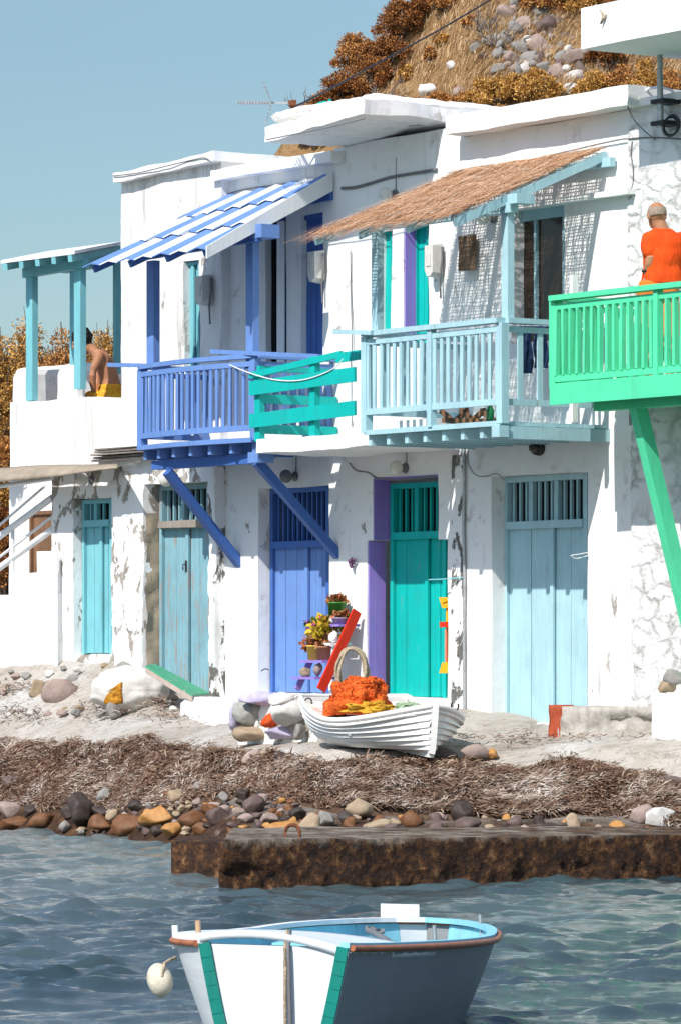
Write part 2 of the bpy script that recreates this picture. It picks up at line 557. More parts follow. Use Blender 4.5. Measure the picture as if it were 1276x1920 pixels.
def ground_hit(px, py, y0=33.0, y1=47.0):
    best = None
    Y = y0
    while Y < y1:
        z = ground_z(0, Y, px)
        yy = CY + (CAMH - z) / Y * FPX
        if yy <= py: return at(px, py, Y)
        Y += 0.02
    return at(px, py, y1)

m = Mat('sunbaked_concrete_and_rock', 0.9, 0.1)
f1 = m.noise(1.1, detail=8, rough=0.65); f2 = m.noise(5.0, m.coord((1, 2.5, 1)), 8, 0.7)
c = m.ramp(f1, [(0.3, (0.31, 0.26, 0.21, 1)), (0.5, (0.46, 0.42, 0.37, 1)), (0.68, (0.55, 0.525, 0.49, 1))])
c = m.mix(m.ramp(f2, [(0.55, 0.0), (0.75, 0.75)]), c, (0.20, 0.155, 0.115, 1))
crk = m.noise(1.6, m.coord((1, 2.8, 6)), 5, 0.55, 1.2)
c = m.mix(m.ramp(crk, [(0.485, 0.0), (0.5, 0.7), (0.515, 0.0)]), c, (0.12, 0.10, 0.08, 1))
gp = m.n('ShaderNodeNewGeometry'); sp = m.n('ShaderNodeSeparateXYZ'); m.l(gp.outputs['Position'], sp.inputs[0])
wet = m.ramp(m.math('ADD', sp.outputs['Z'], m.math('MULTIPLY', m.noise(3.0), 0.35)), [(0.45, 1.0), (0.72, 0.0)])
c = m.mix(wet, c, m.ramp(m.noise(7, detail=8, rough=.72), [(.3, (0.018, 0.012, 0.010, 1)), (.5, (0.06, 0.034, 0.022, 1)), (.7, (0.17, 0.09, 0.045, 1))]))
m.base(c); m.bump(f2, 0.9, 0.05); m.bump(m.noise(26, detail=6), 0.5, 0.015)
M['ground'] = m.m

mb = MB()
pxs = np.concatenate([np.linspace(-900, -60, 22), np.linspace(-40, 1320, 190), np.linspace(1340, 2200, 24)])
vs = []; per = [3, 12, 10, 10, 10, 12, 6]
rows = None
for px in pxs:
    r = ground_row(px); line = []
    r = [(140, r[0][1] + 1.0)] + r
    for i in range(7):
        n = per[i]
        for k in range(n):
            u = k / n
            line.append((r[i][0] * (1 - u) + r[i + 1][0] * u, r[i][1] * (1 - u) + r[i + 1][1] * u))
    line.append(r[7]); line.append((12.0, -2.2))
    rows = len(line)
    for (Y, z) in line:
        X = (px - CX) / FPX * Y
        p = Vector((X, Y, z))
        ledge = math.tanh(22 * mnoise.noise(Vector((X * .33 + Y * .2, Y * .8, 3)))) * .028 + math.tanh(20 * mnoise.noise(Vector((X * .9, Y * 1.4, 8)))) * .010
        z += fbm(p, 0.9, 4) * 0.020 + fbm(p, 7, 2) * .006 + ledge + (0.0 if Y > 36 else 0.02) * mnoise.noise(p * 5)
        vs.append((X, Y, z))
fs = []
for i in range(len(pxs) - 1):
    for j in range(rows - 1):
        fs.append((i * rows + j, (i + 1) * rows + j, (i + 1) * rows + j + 1, i * rows + j + 1))
mb.add(vs, fs, True)
g = mb.build('ground', M['ground']); g['kind'] = 'structure'

# hillside behind the houses
HSIL = [(-1200, 760), (-300, 700), (0, 700), (230, 690), (330, 640), (430, 430), (520, 285), (560, 235), (640, 150), (740, 50), (790, 5), (900, -110), (1276, -300), (2000, -520)]
def hsil(px):
    for (a, ya), (b, yb) in zip(HSIL[:-1], HSIL[1:]):
        if a <= px <= b: return ya + (yb - ya) * (px - a) / (b - a)
    return HSIL[-1][1]
def hill_pt(px, v):
    """v 0 at the foot, 1 at the skyline"""
    y1 = hsil(px); y0 = 1150
    py = y0 + (y1 - y0) * v
    Y = 50.5 + (62 - 50.5) * v ** 1.15 + (px < 300) * 0.0
    p = at(px, py, Y)
    d = fbm(p, 0.35, 4)
    return p + Vector((0, -0.6, 0.16)) * d * (1 if v < .98 else .5)
m = Mat('dry_earth_hillside', 0.95, 0.05)
c = m.ramp(m.noise(0.8, detail=8, rough=0.7), [(0.3, (0.20, 0.105, 0.045, 1)), (0.55, (0.34, 0.21, 0.10, 1)), (0.75, (0.42, 0.30, 0.17, 1))])
c = m.mix(m.ramp(m.noise(9, detail=6), [(0.5, 0.0), (0.8, 0.8)]), c, (0.10, 0.055, 0.03, 1))
m.base(c); m.bump(m.noise(6, detail=8, rough=.7), 0.9, 0.12)
mb = MB(); vs = []; NU, NV_ = 140, 90
for i in range(NU + 1):
    px = -1200 + 3200 * i / NU
    for j in range(NV_ + 1):
        vs.append(hill_pt(px, j / NV_))
    top_p = vs[-1]
    vs.append(top_p + Vector((0, 6, -1.5))); vs.append(top_p + Vector((0, 16, -9)))
nr = NV_ + 3
mb.add(vs, [(i * nr + j, (i + 1) * nr + j, (i + 1) * nr + j + 1, i * nr + j + 1) for i in range(NU) for j in range(nr - 1)], True)
h = mb.build('hillside', m.m); h['kind'] = 'structure'

# water
m = Mat('sea_water', 0.06, 0.5)
wc = (m.ramp(m.noise(0.5, m.coord((1, .4, 1)), 4), [(0.35, (0.022, 0.042, 0.050, 1)), (0.65, (0.060, 0.090, 0.100, 1))]))
m.p.inputs['IOR'].default_value = 1.33
m.bump(m.noise(11.0, m.coord((1, 1.2, 1)), 6, 0.66), 0.34, 0.03)
wp = m.n('ShaderNodeSeparateXYZ'); m.l(m.tc.outputs['Object'], wp.inputs[0])
sh_ = m.math('MULTIPLY', m.ramp(m.math('ADD', m.math('MULTIPLY', wp.outputs['X'], -.22), m.math('MULTIPLY', m.noise(.55, m.coord((1, .35, 1)), 4), .9)), [(0.40, 0.0), (0.75, 1.0)]), m.ramp(m.math('MULTIPLY', wp.outputs['Y'], .02), [(0.54, 0.0), (0.64, 1.0)]))
m.base(m.mix(m.math('MULTIPLY', sh_, .4), wc, (0.16, 0.20, 0.20, 1)))     # pale sand shows through the shallows
ys = np.concatenate([[-60, -5, 8, 12], np.arange(13.5, 44, 0.034), [45, 47, 50, 56, 70, 120, 400, 3000]])
xs = np.concatenate([[-3000, -300, -60, -20, -9, -6], np.arange(-4.2, 4.2, 0.032), [6, 9, 20, 60, 300, 3000]])
XX, YY = np.meshgrid(xs, ys)
def waves(X, Y):
    z = np.zeros_like(X); rs = np.random.RandomState(5)
    for k in range(64):
        lam = 0.14 * (10 ** (rs.rand() * 1.08))
        ang = rs.normal(math.pi / 2 + 0.25, 0.55)
        a = 0.0072 * lam ** 0.95
        ph = rs.rand() * 6.28
        kx, ky = math.cos(ang) * 6.283 / lam, math.sin(ang) * 6.283 / lam
        wob = 0.9 * np.sin(X * (0.5 + rs.rand()) + Y * rs.rand() * .6 + rs.rand() * 6)
        th = kx * X + ky * Y + ph + wob
        env = 0.6 + 0.6 * np.sin(X * (0.3 + rs.rand() * .5) + Y * (0.2 + .4 * rs.rand()) + rs.rand() * 6)
        z += a * env * (1 - 2 * np.abs(np.sin(th / 2)) ** 0.9 + 0.15)
    return z
def wavelets(xs, ys, Z):
    rs = np.random.RandomState(12)
    for k in range(2200):
        cx, cy = rs.uniform(-4, 4), rs.uniform(14, 43)
        if math.sin(cx * .9 + cy * .35) + .6 * math.sin(cx * .4 - cy * .8 + 2) < rs.uniform(-1.3, .9): continue
        lx = rs.uniform(.07, .26); ly = rs.uniform(.022, .042); h = rs.uniform(.012, .042) * (ly / .032) * (.55 if cy < 22 else 1); tilt = rs.normal(0, .25); bend = rs.normal(0, 1.2)
        i0, i1 = np.searchsorted(xs, [cx - 3 * lx, cx + 3 * lx]); j0, j1 = np.searchsorted(ys, [cy - .4, cy + .5])
        if i1 <= i0 or j1 <= j0: continue
        dx = xs[i0:i1][None, :] - cx; dy = ys[j0:j1][:, None] - cy - tilt * dx - bend * dx * dx
        prof = np.where(dy < 0, np.exp(-(dy / ly) ** 2), np.exp(-(dy / (ly * 2.6)) ** 2))
        Z[j0:j1, i0:i1] += h * np.exp(-(dx / lx) ** 2) * prof
    return Z
inner = (np.abs(XX) < 4.5) & (YY > 13) & (YY < 44.2)
ZZ = np.where(inner, waves(XX, YY), 0.0)
ZZ = wavelets(xs, ys, np.clip(ZZ, -.12, .16))
me = bpy.data.meshes.new('water')
nx, ny = len(xs), len(ys)
co = np.stack([XX.ravel(), YY.ravel(), ZZ.ravel()], 1)
ii, jj = np.meshgrid(np.arange(nx - 1), np.arange(ny - 1))
q = (jj * nx + ii).ravel()
fc = np.stack([q, q + 1, q + nx + 1, q + nx], 1)
me.from_pydata(co.tolist(), [], fc.tolist())
me.polygons.foreach_set('use_smooth', [True] * len(fc))
me.materials.append(m.m)
wo_ = bpy.data.objects.new('water', me); COL.objects.link(wo_); wo_['kind'] = 'structure'

# ------------------------------------------------------------------ house building blocks
def door(root, s0, s1, z0, z1, t, mat, zt=None, nbar=6, mull=1, leaves=2, nboard=3, fw=0.05, label=None, handle=None, split=0.5, fmat=None, name='door', slant=0.0):
    fmat = fmat or mat
    mb = MB()
    ztop = (zt - 0.03) if zt else z1 - fw
    a, b = s0 + fw, s1 - fw
    sp = a + (b - a) * split
    for (u, v, off) in ((a, sp - .004, 0.0), (sp + .004, b, -0.012)) if leaves == 2 else ((a, b, 0.0),):
        n = nboard
        for k in range(n):
            w0 = u + (v - u) * k / n; w1 = u + (v - u) * (k + 1) / n
            mb.box(w0 + .0025, w1 - .0025, t - .05 + off, t - .012 + off + random.uniform(-.003, .003), z0 + .01, ztop)
    mb.box(a, b, t - .075, t - .056, z0, ztop)
    if leaves == 2: mb.box(sp - .025, sp + .025, t - .011, t + .012, z0 + .01, ztop)
    d = mb.build(name, mat, root)
    if label: d['label'] = label
    fr = MB()
    fr.box(s0, s0 + fw, t - .06, t + .02, z0, z1).box(s1 - fw, s1, t - .06, t + .02, z0, z1)
    fr.box(s0 + fw, s1 - fw, t - .06, t + .02, z1 - fw, z1)
    if zt: fr.box(s0 + fw, s1 - fw, t - .06, t + .035, zt - .03, zt + .04)
    fr.build('door_frame', fmat, d)
    if zt:
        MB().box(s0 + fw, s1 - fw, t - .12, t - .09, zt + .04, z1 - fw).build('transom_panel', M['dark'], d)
        for k in range(nbar):
            c = s0 + fw + (s1 - s0 - 2 * fw) * (k + .5) / nbar
            big = mull and (k + 1) % (nbar // (mull + 1) + 0 if mull else 99) == 0 and k < nbar - 1
            w = .03 if big else .011
            MB().box(c - w, c + w, t - .05, t - (.0 if big else .02), zt + .04, z1 - fw).build('transom_bar', fmat, d)
    if handle:
        hs, hz = handle
        mb = MB().box(hs - .02, hs + .02, t - .012, t + .014, hz - .06, hz + .06)
        mb.tube([W(hs, t + .014, hz + .02), W(hs, t + .05, hz + .02), W(hs, t + .05, hz - .04)], .008, 6)
        mb.build('door_handle', M['black'], d)
    return d

def balcony(root, mat, s0, s1, D, zd, zr, nf, ns, name='balcony', bw=.022, bt=.018, gap=.10, deck_t=.035, joists=6, jh=.09, rail_w=.09, label=None, bulge=0.0, sides=(True, True), fascia=0.0, mid_posts=(), dmat=None, overhang=0.0, t0=0.0):
    """deck, joists, posts, rails and single balusters; returns the deck"""
    dmat = dmat or mat
    L = s1 - s0
    def tt(s):
        return D + bulge * math.sin(math.pi * max(0, min(1, (s - s0) / L)))
    mb = MB()
    n = max(4, int(D / .14))
    for k in range(n):
        a = t0 + (D - t0 - .02) * k / n; b = t0 + (D - t0 - .02) * (k + 1) / n - .006
        mb.box(s0 - overhang, s1 + overhang, a, b, zd - deck_t, zd, .002)
    N = 12 if bulge else 1
    for k in range(N):
        a = s0 + L * k / N; b = s0 + L * (k + 1) / N
        pa = W(a, tt(a) - .01, zd - deck_t / 2); pb = W(b, tt(b) - .01, zd - deck_t / 2)
        mb.bar(pa, pb, .10 if bulge else .05, deck_t + .01)
    d = mb.build(name, dmat, root)
    if label: d['label'] = label
    for k in range(joists):
        s = s0 + .04 + (L - .08) * k / (joists - 1)
        MB().box(s - .025, s + .025, t0, tt(s) - .03, zd - deck_t - jh, zd - deck_t - .003).build('joist', mat, d)
    if fascia:
        mb = MB()
        mb.box(s0, s1, D + .022, D + .045, zd - deck_t - fascia, zd + .01)
        mb.build('fascia_board', mat, d)
    def run(pts_fn, z, w, h):
        mb = MB()
        P = [pts_fn(u) for u in ([i / N for i in range(N + 1)])]
        for (sa, ta), (sb, tb) in zip(P[:-1], P[1:]):
            mb.bar(W(sa, ta, z), W(sb, tb, z), w, h)
        return mb
    front = lambda u: (s0 + L * u, tt(s0 + L * u))
    run(front, zr, rail_w, .045).build('handrail', mat, d)
    run(front, zr - .075, .03, .05).build('upper_rail', mat, d)
    run(front, zd + gap, .035, .055).build('lower_rail', mat, d)
    for s, on in ((s0, sides[0]), (s1, sides[1])):
        MB().box(s - .04, s + .04, tt(s) - .06, tt(s) + .02, zd - .02, zr - .023).build('corner_post', mat, d)
        if not on: continue
        MB().bar(W(s, t0, zr), W(s, D - .05, zr), rail_w, .045).build('handrail', mat, d)
        MB().bar(W(s, t0, zr - .075), W(s, D - .06, zr - .075), .03, .05).build('upper_rail', mat, d)
        MB().bar(W(s, t0, zd + gap), W(s, D - .06, zd + gap), .035, .055).build('lower_rail', mat, d)
        for k in range(ns):
            t = t0 + (D - t0 - .1) * (k + .5) / ns
            MB().box(s - bt / 2, s + bt / 2, t - bw * 1.3, t + bw * 1.3, zd + gap + .028, zr - .1).build('baluster', mat, d)
    for u in mid_posts:
        s = s0 + L * u
        MB().box(s - .03, s + .03, tt(s) - .035, tt(s) + .03, zd - .01, zr - .024).build('middle_post', mat, d)
    for k in range(nf):
        s = s0 + L * (k + .5) / nf
        if any(abs(s - (s0 + L * u)) < .05 for u in mid_posts): continue
        j = random.uniform(-.004, .004)
        MB().box(s - bw + j, s + bw + j, tt(s) - bt / 2, tt(s) + bt / 2, zd + gap + .028, zr - .1, .0035).build('baluster', mat, d)
    return d

def reed(p00, p10, p11, p01, n, mats, mbl, seed, length=.35, thick=.006):
    """loose straw over a quad p00(front left) p10(front right) p11(back right) p01(back left)"""
    rr = random.Random(seed)
    for _ in range(n):
        u = rr.random(); v = rr.random()
        a = (p00 * (1 - u) + p10 * u) * (1 - v) + (p01 * (1 - u) + p11 * u) * v
        d = ((p00 - p01) * (1 - u) + (p10 - p11) * u).normalized()
        side = (p10 - p00).normalized()
        up = side.cross(d); up = up if up.z > 0 else -up
        d = (d + side * rr.gauss(0, .22) + up * rr.gauss(0, .05)).normalized()
        L = length * rr.uniform(.4, 1.1)
        a = a + up * rr.uniform(.0, .045)
        w = side * thick * rr.uniform(.6, 1.4)
        b = a + d * L + up * rr.uniform(-.03, .015)
        mbl.add([a - w, a + w, b + w * .5, b - w * .5], [(0, 1, 2, 3)])

def root_at(name, px, t, label, cat):
    s = s_of(px, t)
    return empty(name, W(s, t, ground_z(0, W(s, t, 0).y, px)), label, cat)

# ================================================================== LEFT: terrace house with pergola
T0 = 0.0
hA0 = root_at('terrace_house', 140, 0, 'low white house with a walled roof terrace and narrow turquoise door, leftmost of the row', 'house')
mb = MB()
s0, s1 = s_of(98, T0), s_of(222, T0)
zb = z_of(150, 1262, T0); zt_ = z_of(150, 868, T0)
o = (s_of(138, T0), s_of(211, T0), z_of(188, 1228, T0), z_of(188, 932, T0))
wall_panel(mb, s0, s1, zb - .3, zt_, T0, [o], 3.0, .06, .022, 1.6, 0.015, 4, reveal=.16)
mb.build('wall', M['wash_old'], hA0)
od = (s_of(157, -.12), s_of(213, -.12), z_of(188, 1226, -.12), z_of(188, 936, -.12))
door(hA0, *od, -.12, M['turq'], zt=z_of(188, 982, -.12), nbar=4, mull=1, leaves=2, nboard=2, fw=.045, label='narrow turquoise plank door with a crooked board', handle=None, split=.62)
# under the terrace: recessed porch wall with brown door
sa, sb = s_of(-60, -.75), s_of(75, -.75)
mb = MB(); wall_panel(mb, s_of(18, -.95), s_of(120, -.95), zb - .2, zt_ - .05, -.95, [], 2.0, .1, .01)
mb.build('porch_wall', M['wash_clean'], hA0)
door(hA0, s_of(58, -.90), s_of(106, -.90), z_of(80, 1110, -.90), z_of(80, 958, -.90), -.90, M['brown_wood'], leaves=1, nboard=3, fw=.04, label='reddish brown door behind the white stairs', name='porch_door')
# terrace deck and parapets
tp = .16
mb = MB()
lumpy(mb, s_of(18, tp), s_of(252, tp), tp - 2.2, tp - .03, z_of(130, 880, tp), z_of(130, 835, tp), .12, .012)
mb.build('terrace_slab', M['wash_roof'], hA0)
mb = MB()
zA = z_of(130, 748, tp); zH = z_of(60, 686, tp); zB = z_of(130, 876, tp)
wall_panel(mb, s_of(20, tp), s_of(252, tp), zB, zA, tp, [], .24, .07, .018, 1.5, 0.008, 4, ztop=lambda s: zA + .10 * mnoise.noise(Vector((s * .8, 1, 2))))
mb.build('front_parapet', M['wash_streaked'], hA0)
mb = MB()
lumpy(mb, s_of(20, tp), s_of(20, tp) + .22, tp - 1.0, tp - .005, zA - .35, zH, .08, .016, rnd=.04)
mb.build('side_parapet', M['wash_clean'], hA0)
mb = MB()
lumpy(mb, s_of(40, -.84), s_of(245, -.84), -1.06, -.84, zA - .5, z_of(103, 684, -.84), .1, .014, rnd=.03)
mb.build('back_parapet', M['wash_clean'], hA0)
mb = MB()
lumpy(mb, s_of(101, .1), s_of(136, .1), -.10, .1, zA - .3, z_of(120, 684, .1), .08, .016, rnd=.05)
mb.build('parapet_pillar', M['wash_clean'], hA0)
mb = MB(); lumpy(mb, s_of(242, .14), s_of(262, .14), -.05, .15, zB, z_of(250, 684, .14), .08, .016, rnd=.03)
mb.build('parapet_pillar', M['wash_clean'], hA0)
# weathered timber ledge at the right end below the parapet
mb = MB()
for k in range(5):
    z = z_of(215, 862 - k * 5, .3)
    mb.box(s_of(166 + k * 3, .3), s_of(262, .3) + random.uniform(-.03, .05), .02, .26 + random.uniform(0, .07), z, z + .021, .006)
mb.build('timber_ledge', M['grey_wood'], hA0)

# pergola standing on the parapet
pg = empty('pergola', W(s_of(100, 0), 0, z_of(100, 745, 0)), 'turquoise timber pergola with a thin white roof standing on the terrace wall', 'pergola')
tf, tb = .06, -.70
def post_px(px0, px1, y0, y1, t, w=.1, mat='turq', parent=pg, name='post', d=.1):
    a, b = s_of(px0, t), s_of(px1 - 10, t)
    d = .07
    return MB().box(a, b, t - d, t, z_of((px0 + px1) / 2, y1, t), z_of((px0 + px1) / 2, y0, t)).build(name, M[mat], parent)
post_px(49, 71, 505, 751, .17)
post_px(139, 161, 480, 729, .17)
post_px(131, 150, 505, 700, tb)
post_px(212, 227, 492, 700, tb)
# roof sheet and beams
zl, zr_ = z_of(20, 497, .45), z_of(225, 462, .1)
FLp = at(2, 488, W(s_of(2, .55), .55, 0).y); FRp = at(140, 470, W(s_of(140, .4), .4, 0).y)
BLp = at(95, 470, W(s_of(95, -.6), -.6, 0).y); BRp = at(232, 452, W(s_of(232, -.5), -.5, 0).y)
mb = MB()
dn = Vector((0, 0, -.035))
mb.hexa([FLp + dn, FRp + dn, BRp + dn, BLp + dn, FLp, FRp, BRp, BLp])
mb.build('roof_sheet', M['white_paint'], pg)
mb = MB()
for u in (0.06, .28, .5, .72, .94):
    a = FLp * (1 - u) + FRp * u; b = BLp * (1 - u) + BRp * u
    mb2 = MB().bar(a + dn * 2.2, b + dn * 2.2, .05, .07); mb2.build('rafter', M['turq'], pg)
for px0, y0, t_a, px1, y1, t_b in ((48, 512, .15, 162, 492, .15), (120, 503, tb, 230, 484, tb)):
    a = at(px0, y0, W(s_of(px0, t_a), t_a, 0).y); b = at(px1, y1, W(s_of(px1, t_b), t_b, 0).y)
    MB().bar(a, b, .08, .11).build('beam', M['turq'], pg)
a = at(150, 488, W(s_of(150, .15), .15, 0).y); b = at(236, 474, W(s_of(222, tb), tb, 0).y)
MB().bar(a, b, .07, .12).build('beam', M['turq'], pg)

# tan canvas canopy over the stairs
cn = empty('canopy', W(s_of(90, .4), .4, z_of(90, 900, .4)), 'faded tan canvas strip stretched along the wall above the white stairs', 'canopy')
mb = MB(); vs = []
for i in range(17):
    u = i / 16; px = -60 + 280 * u
    for j, (tt_, yy) in enumerate(((.22, 878 - 10 * u), (.40, 884 - 14 * u), (.55, 902 - 26 * u), (.56, 912 - 34 * u))):
        vs.append(W(s_of(px, tt_), tt_, z_of(px, yy + 1.2 * math.sin(u * 9 + j), tt_)))
mb.add(vs, [(i * 4 + j, (i + 1) * 4 + j, (i + 1) * 4 + j + 1, i * 4 + j + 1) for i in range(16) for j in range(3)], True)
cv = mb.build('canvas', plain('tan_canvas', (0.30, 0.25, 0.195, 1), .9, .1, .25, 5, .5), cn)
sm = cv.modifiers.new('s', 'SOLIDIFY'); sm.thickness = .012
MB().tube([W(s_of(-70, .55), .55, z_of(-70, 922, .55)), W(s_of(98, .3), .3, z_of(98, 897, .3))], .026, 8).build('pole', M['white_paint'], cn)

# white stairs with railing
st = root_at('staircase', 60, .5, 'white plastered outdoor stairs with sloping white handrails at the far left', 'stairs')
mb = MB()
ts = .05
zg = z_of(50, 1260, ts)
lumpy(mb, s_of(-120, ts), s_of(110, ts), ts - .9, ts, zg - .2, z_of(60, 1114, ts), .12, .010)
lumpy(mb, s_of(16, ts), s_of(109, ts), ts - .88, ts - .006, z_of(60, 1118, ts), z_of(60, 1074, ts), .12, .008)
lumpy(mb, s_of(68, ts), s_of(108, ts), ts - .86, ts - .012, z_of(80, 1078, ts), z_of(80, 1034, ts), .12, .008)
mb.build('steps', M['wash_clean'], st)
def tubepx(pts, t, r, name, mat, parent, n=8):
    return MB().tube([W(s_of(px, t), t, z_of(px, py, t)) for px, py in pts], r, n).build(name, M[mat], parent)
for pts, r in (([(-60, 1050), (98, 933)], .036), ([(-60, 1108), (99, 992)], .036), ([(-60, 1036), (84, 912)], .014), ([(-60, 1090), (97, 970)], .016)):
    tubepx(pts, ts - .06, r, 'handrail', 'white_paint', st)
tubepx([(24, 1112), (24, 985)], ts - .06, .022, 'railing_post', 'white_paint', st)
tubepx([(107, 1250), (107, 1040)], ts + .03, .016, 'drain_pipe', 'white_paint', st)

# ================================================================== A1: peeling house with the old blue door
TA = .1
hA1 = root_at('peeling_house', 320, 0, 'peeling whitewashed house with an old weathered blue plank door at ground level', 'house')
zgA = z_of(330, 1320, TA); ztA = z_of(320, 322, TA)
zmA = z_of(320, 872, TA)
mb = MB()
oL = (s_of(271, TA), s_of(393, TA), zgA, z_of(340, 905, TA))
wall_panel(mb, s_of(214, TA), s_of(402, TA), zgA - .3, zmA, TA, [oL], 3.0, .05, .026, 1.7, 0.035, 4.5, reveal=.22)
mb.build('lower_wall', M['wash_old'], hA1)
mb = MB()
oU = (s_of(346, TA), s_of(375, TA), z_of(360, 690, TA), z_of(360, 490, TA))
wall_panel(mb, s_of(228, TA), s_of(414, TA), zmA - .02, ztA, TA, [oU], 3.0, .06, .02, 1.5, 0.01, 4, reveal=.1, ztop=lambda s: ztA + .03 * (s - s_of(320, TA)))
mb.build('upper_wall', M['wash_streaked'], hA1)
tA = -.08
door(hA1, s_of(302, tA), s_of(395, tA), z_of(340, 1302, tA), z_of(340, 909, tA), tA, M['turq_old'], zt=z_of(340, 986, tA), nbar=8, mull=1, leaves=2, nboard=2, fw=.05, label='weathered blue plank door with flaking paint and a slatted top', handle=(s_of(351, tA), z_of(350, 1062, tA)), split=.55)
MB().box(s_of(300, tA + .06), s_of(397, tA + .06), tA + .021, tA + .085, z_of(340, 990, tA), z_of(340, 976, tA), .006).build('flaking_sill', M['grey_wood'], hA1)
mb = MB(); wall_panel(mb, s_of(393, TA + .02), s_of(404, TA + .02), zgA - .1, z_of(398, 875, TA), TA + .018, [], .13, .05, .014, 2, .02, 5)
mb.build('flaking_pilaster', M['wash_flaking'], hA1)
# bare stone left jamb of the recess
vs = []
sj = oL[0] + .012
for i in range(6):
    for j in range(34):
        t = TA - .01 - .2 * i / 5; z = zgA + .05 + (z_of(272, 962, TA) - zgA - .05) * j / 33
        p = W(sj, t, z); vs.append(p + SV * (.012 + .03 * (fbm(p, 6, 3))))
mb = MB().add(vs, [(i * 34 + j, (i + 1) * 34 + j, (i + 1) * 34 + j + 1, i * 34 + j + 1) for i in range(5) for j in range(33)], True)
mb.build('bare_stone_jamb', M['bare_stone'], hA1)
tu = TA - .05
door(hA1, s_of(350, tu), s_of(377, tu), z_of(360, 690, tu), z_of(360, 492, tu), tu, M['turq'], leaves=2, nboard=1, fw=.03, label='narrow turquoise upper door', name='upper_door', split=.45)
# roof slab with worn edge
mb = MB()
zs = ztA
lumpy(mb, s_of(212, .22), s_of(402, .22), -3.0, .22, zs - .01, zs + .085, .1, .02, 2.0, dz=lambda s, t: .03 * (s - s_of(320, TA)))
mb.build('roof_slab', M['wash_roof'], hA1)

# ================================================================== A2: blue house
hB = root_at('blue_balcony_house', 520, 0, 'whitewashed house with cornflower blue doors and a bowed cornflower blue balcony', 'house')
zgB = z_of(560, 1312, 0); ztB = z_of(510, 318, 0); zmB = z_of(510, 858, 0)
mb = MB()
o = (s_of(484, 0), s_of(617, 0), z_of(560, 1300, 0), z_of(560, 912, 0))
wall_panel(mb, s_of(398, 0), s_of(630, 0), zgB - .3, zmB, 0, [o], 3.0, .06, .014, 1.5, reveal=.17)
mb.build('lower_wall', M['wash'], hB)
mb = MB()
oa = (s_of(498, 0), s_of(536, 0), z_of(518, 680, 0), z_of(518, 405, 0)); ob = (s_of(564, 0), s_of(606, 0), z_of(585, 680, 0), z_of(585, 400, 0))
wall_panel(mb, s_of(398, 0), s_of(626, 0), zmB - .02, ztB, 0, [oa, ob], 3.0, .06, .014, 1.5, reveal=.1)
mb.build('upper_wall', M['wash'], hB)
td = -.15
door(hB, s_of(509, td), s_of(619, td), z_of(560, 1300, td), z_of(560, 914, td), td, M['blue'], zt=z_of(560, 1022, td), nbar=11, mull=0, leaves=2, nboard=3, fw=.05, label='tall cornflower blue double door with a slatted top', handle=None, split=.62, fmat=M['deep_blue'])
td = -.06
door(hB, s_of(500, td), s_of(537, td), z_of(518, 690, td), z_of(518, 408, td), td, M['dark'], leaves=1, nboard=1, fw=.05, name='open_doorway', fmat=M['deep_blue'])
door(hB, s_of(566, td), s_of(608, td), z_of(585, 690, td), z_of(585, 402, td), td, M['deep_blue'], leaves=1, nboard=3, fw=.05, name='upper_door', label='deep blue upper door in the shade of the awning')
MB().box(s_of(519, .03), s_of(531, .03), .012, .03, z_of(525, 690, .03), z_of(525, 415, .03)).build('shutter_leaf', M['white_paint'], hB)
mb = MB()
lumpy(mb, s_of(396, .16), s_of(621, .16), -3.0, .16, z_of(510, 343, .16) + .12, z_of(510, 300, .16) + .0, .1, .014, 2.0)
mb.build('roof_slab', M['wash_clean'], hB)
mb = MB()
lumpy(mb, s_of(396, .1), s_of(560, .1), -2.6, -.15, z_of(510, 303, .1), z_of(510, 286, .1), .12, .02, 1.5, rnd=.05)
mb.build('roof_kerb', M['wash_roof'], hB)
# balcony
Db = .92
zdB = z_of(468, 822, Db); zrB = z_of(468, 668, Db)
bal = balcony(hB, M['blue'], s_of(264, Db), s_of(476, Db), Db, zdB, zrB, 21, 8, bulge=.10, joists=7, jh=.10, rail_w=.07, label='cornflower blue balcony with a bowed front railing', overhang=.04)
# second rail under the handrail with free height, as in the photo
for px0, y0, px1, y1, t0_ in ((205, 684, 300, 686, Db + .02), (398, 659, 600, 668, .95)):
    a = at(px0, y0, W(s_of(px0, t0_), t0_, 0).y); b = at(px1, y1, W(s_of(px1, t0_), t0_, 0).y)
    MB().bar(a, b, .05, .04).build('washing_rail', M['blue'], bal)
# edge beam and struts
a = W(s_of(272, Db), Db - .12, zdB - .19); b = W(s_of(478, Db), Db - .12, zdB - .19)
MB().bar(a, b, .09, .09).build('edge_beam', M['deep_blue'], bal)
MB().box(s_of(468, Db + .06), s_of(487, Db + .06), Db - .1, Db + .08, zdB - .24, zdB - .14).build('beam_end', M['blue'], bal)
for px0, y0, px1, y1 in ((314, 884, 450, 1058), (482, 866, 634, 1042)):
    sA = s_of(px0, Db - .06)
    a = W(sA, Db - .06, z_of(px0, y0, Db - .06)); b = W(s_of(px1, -.02), -.02, z_of(px1, y1, -.02))
    MB().bar(a, b, .085, .085).build('strut', M['deep_blue'], bal)
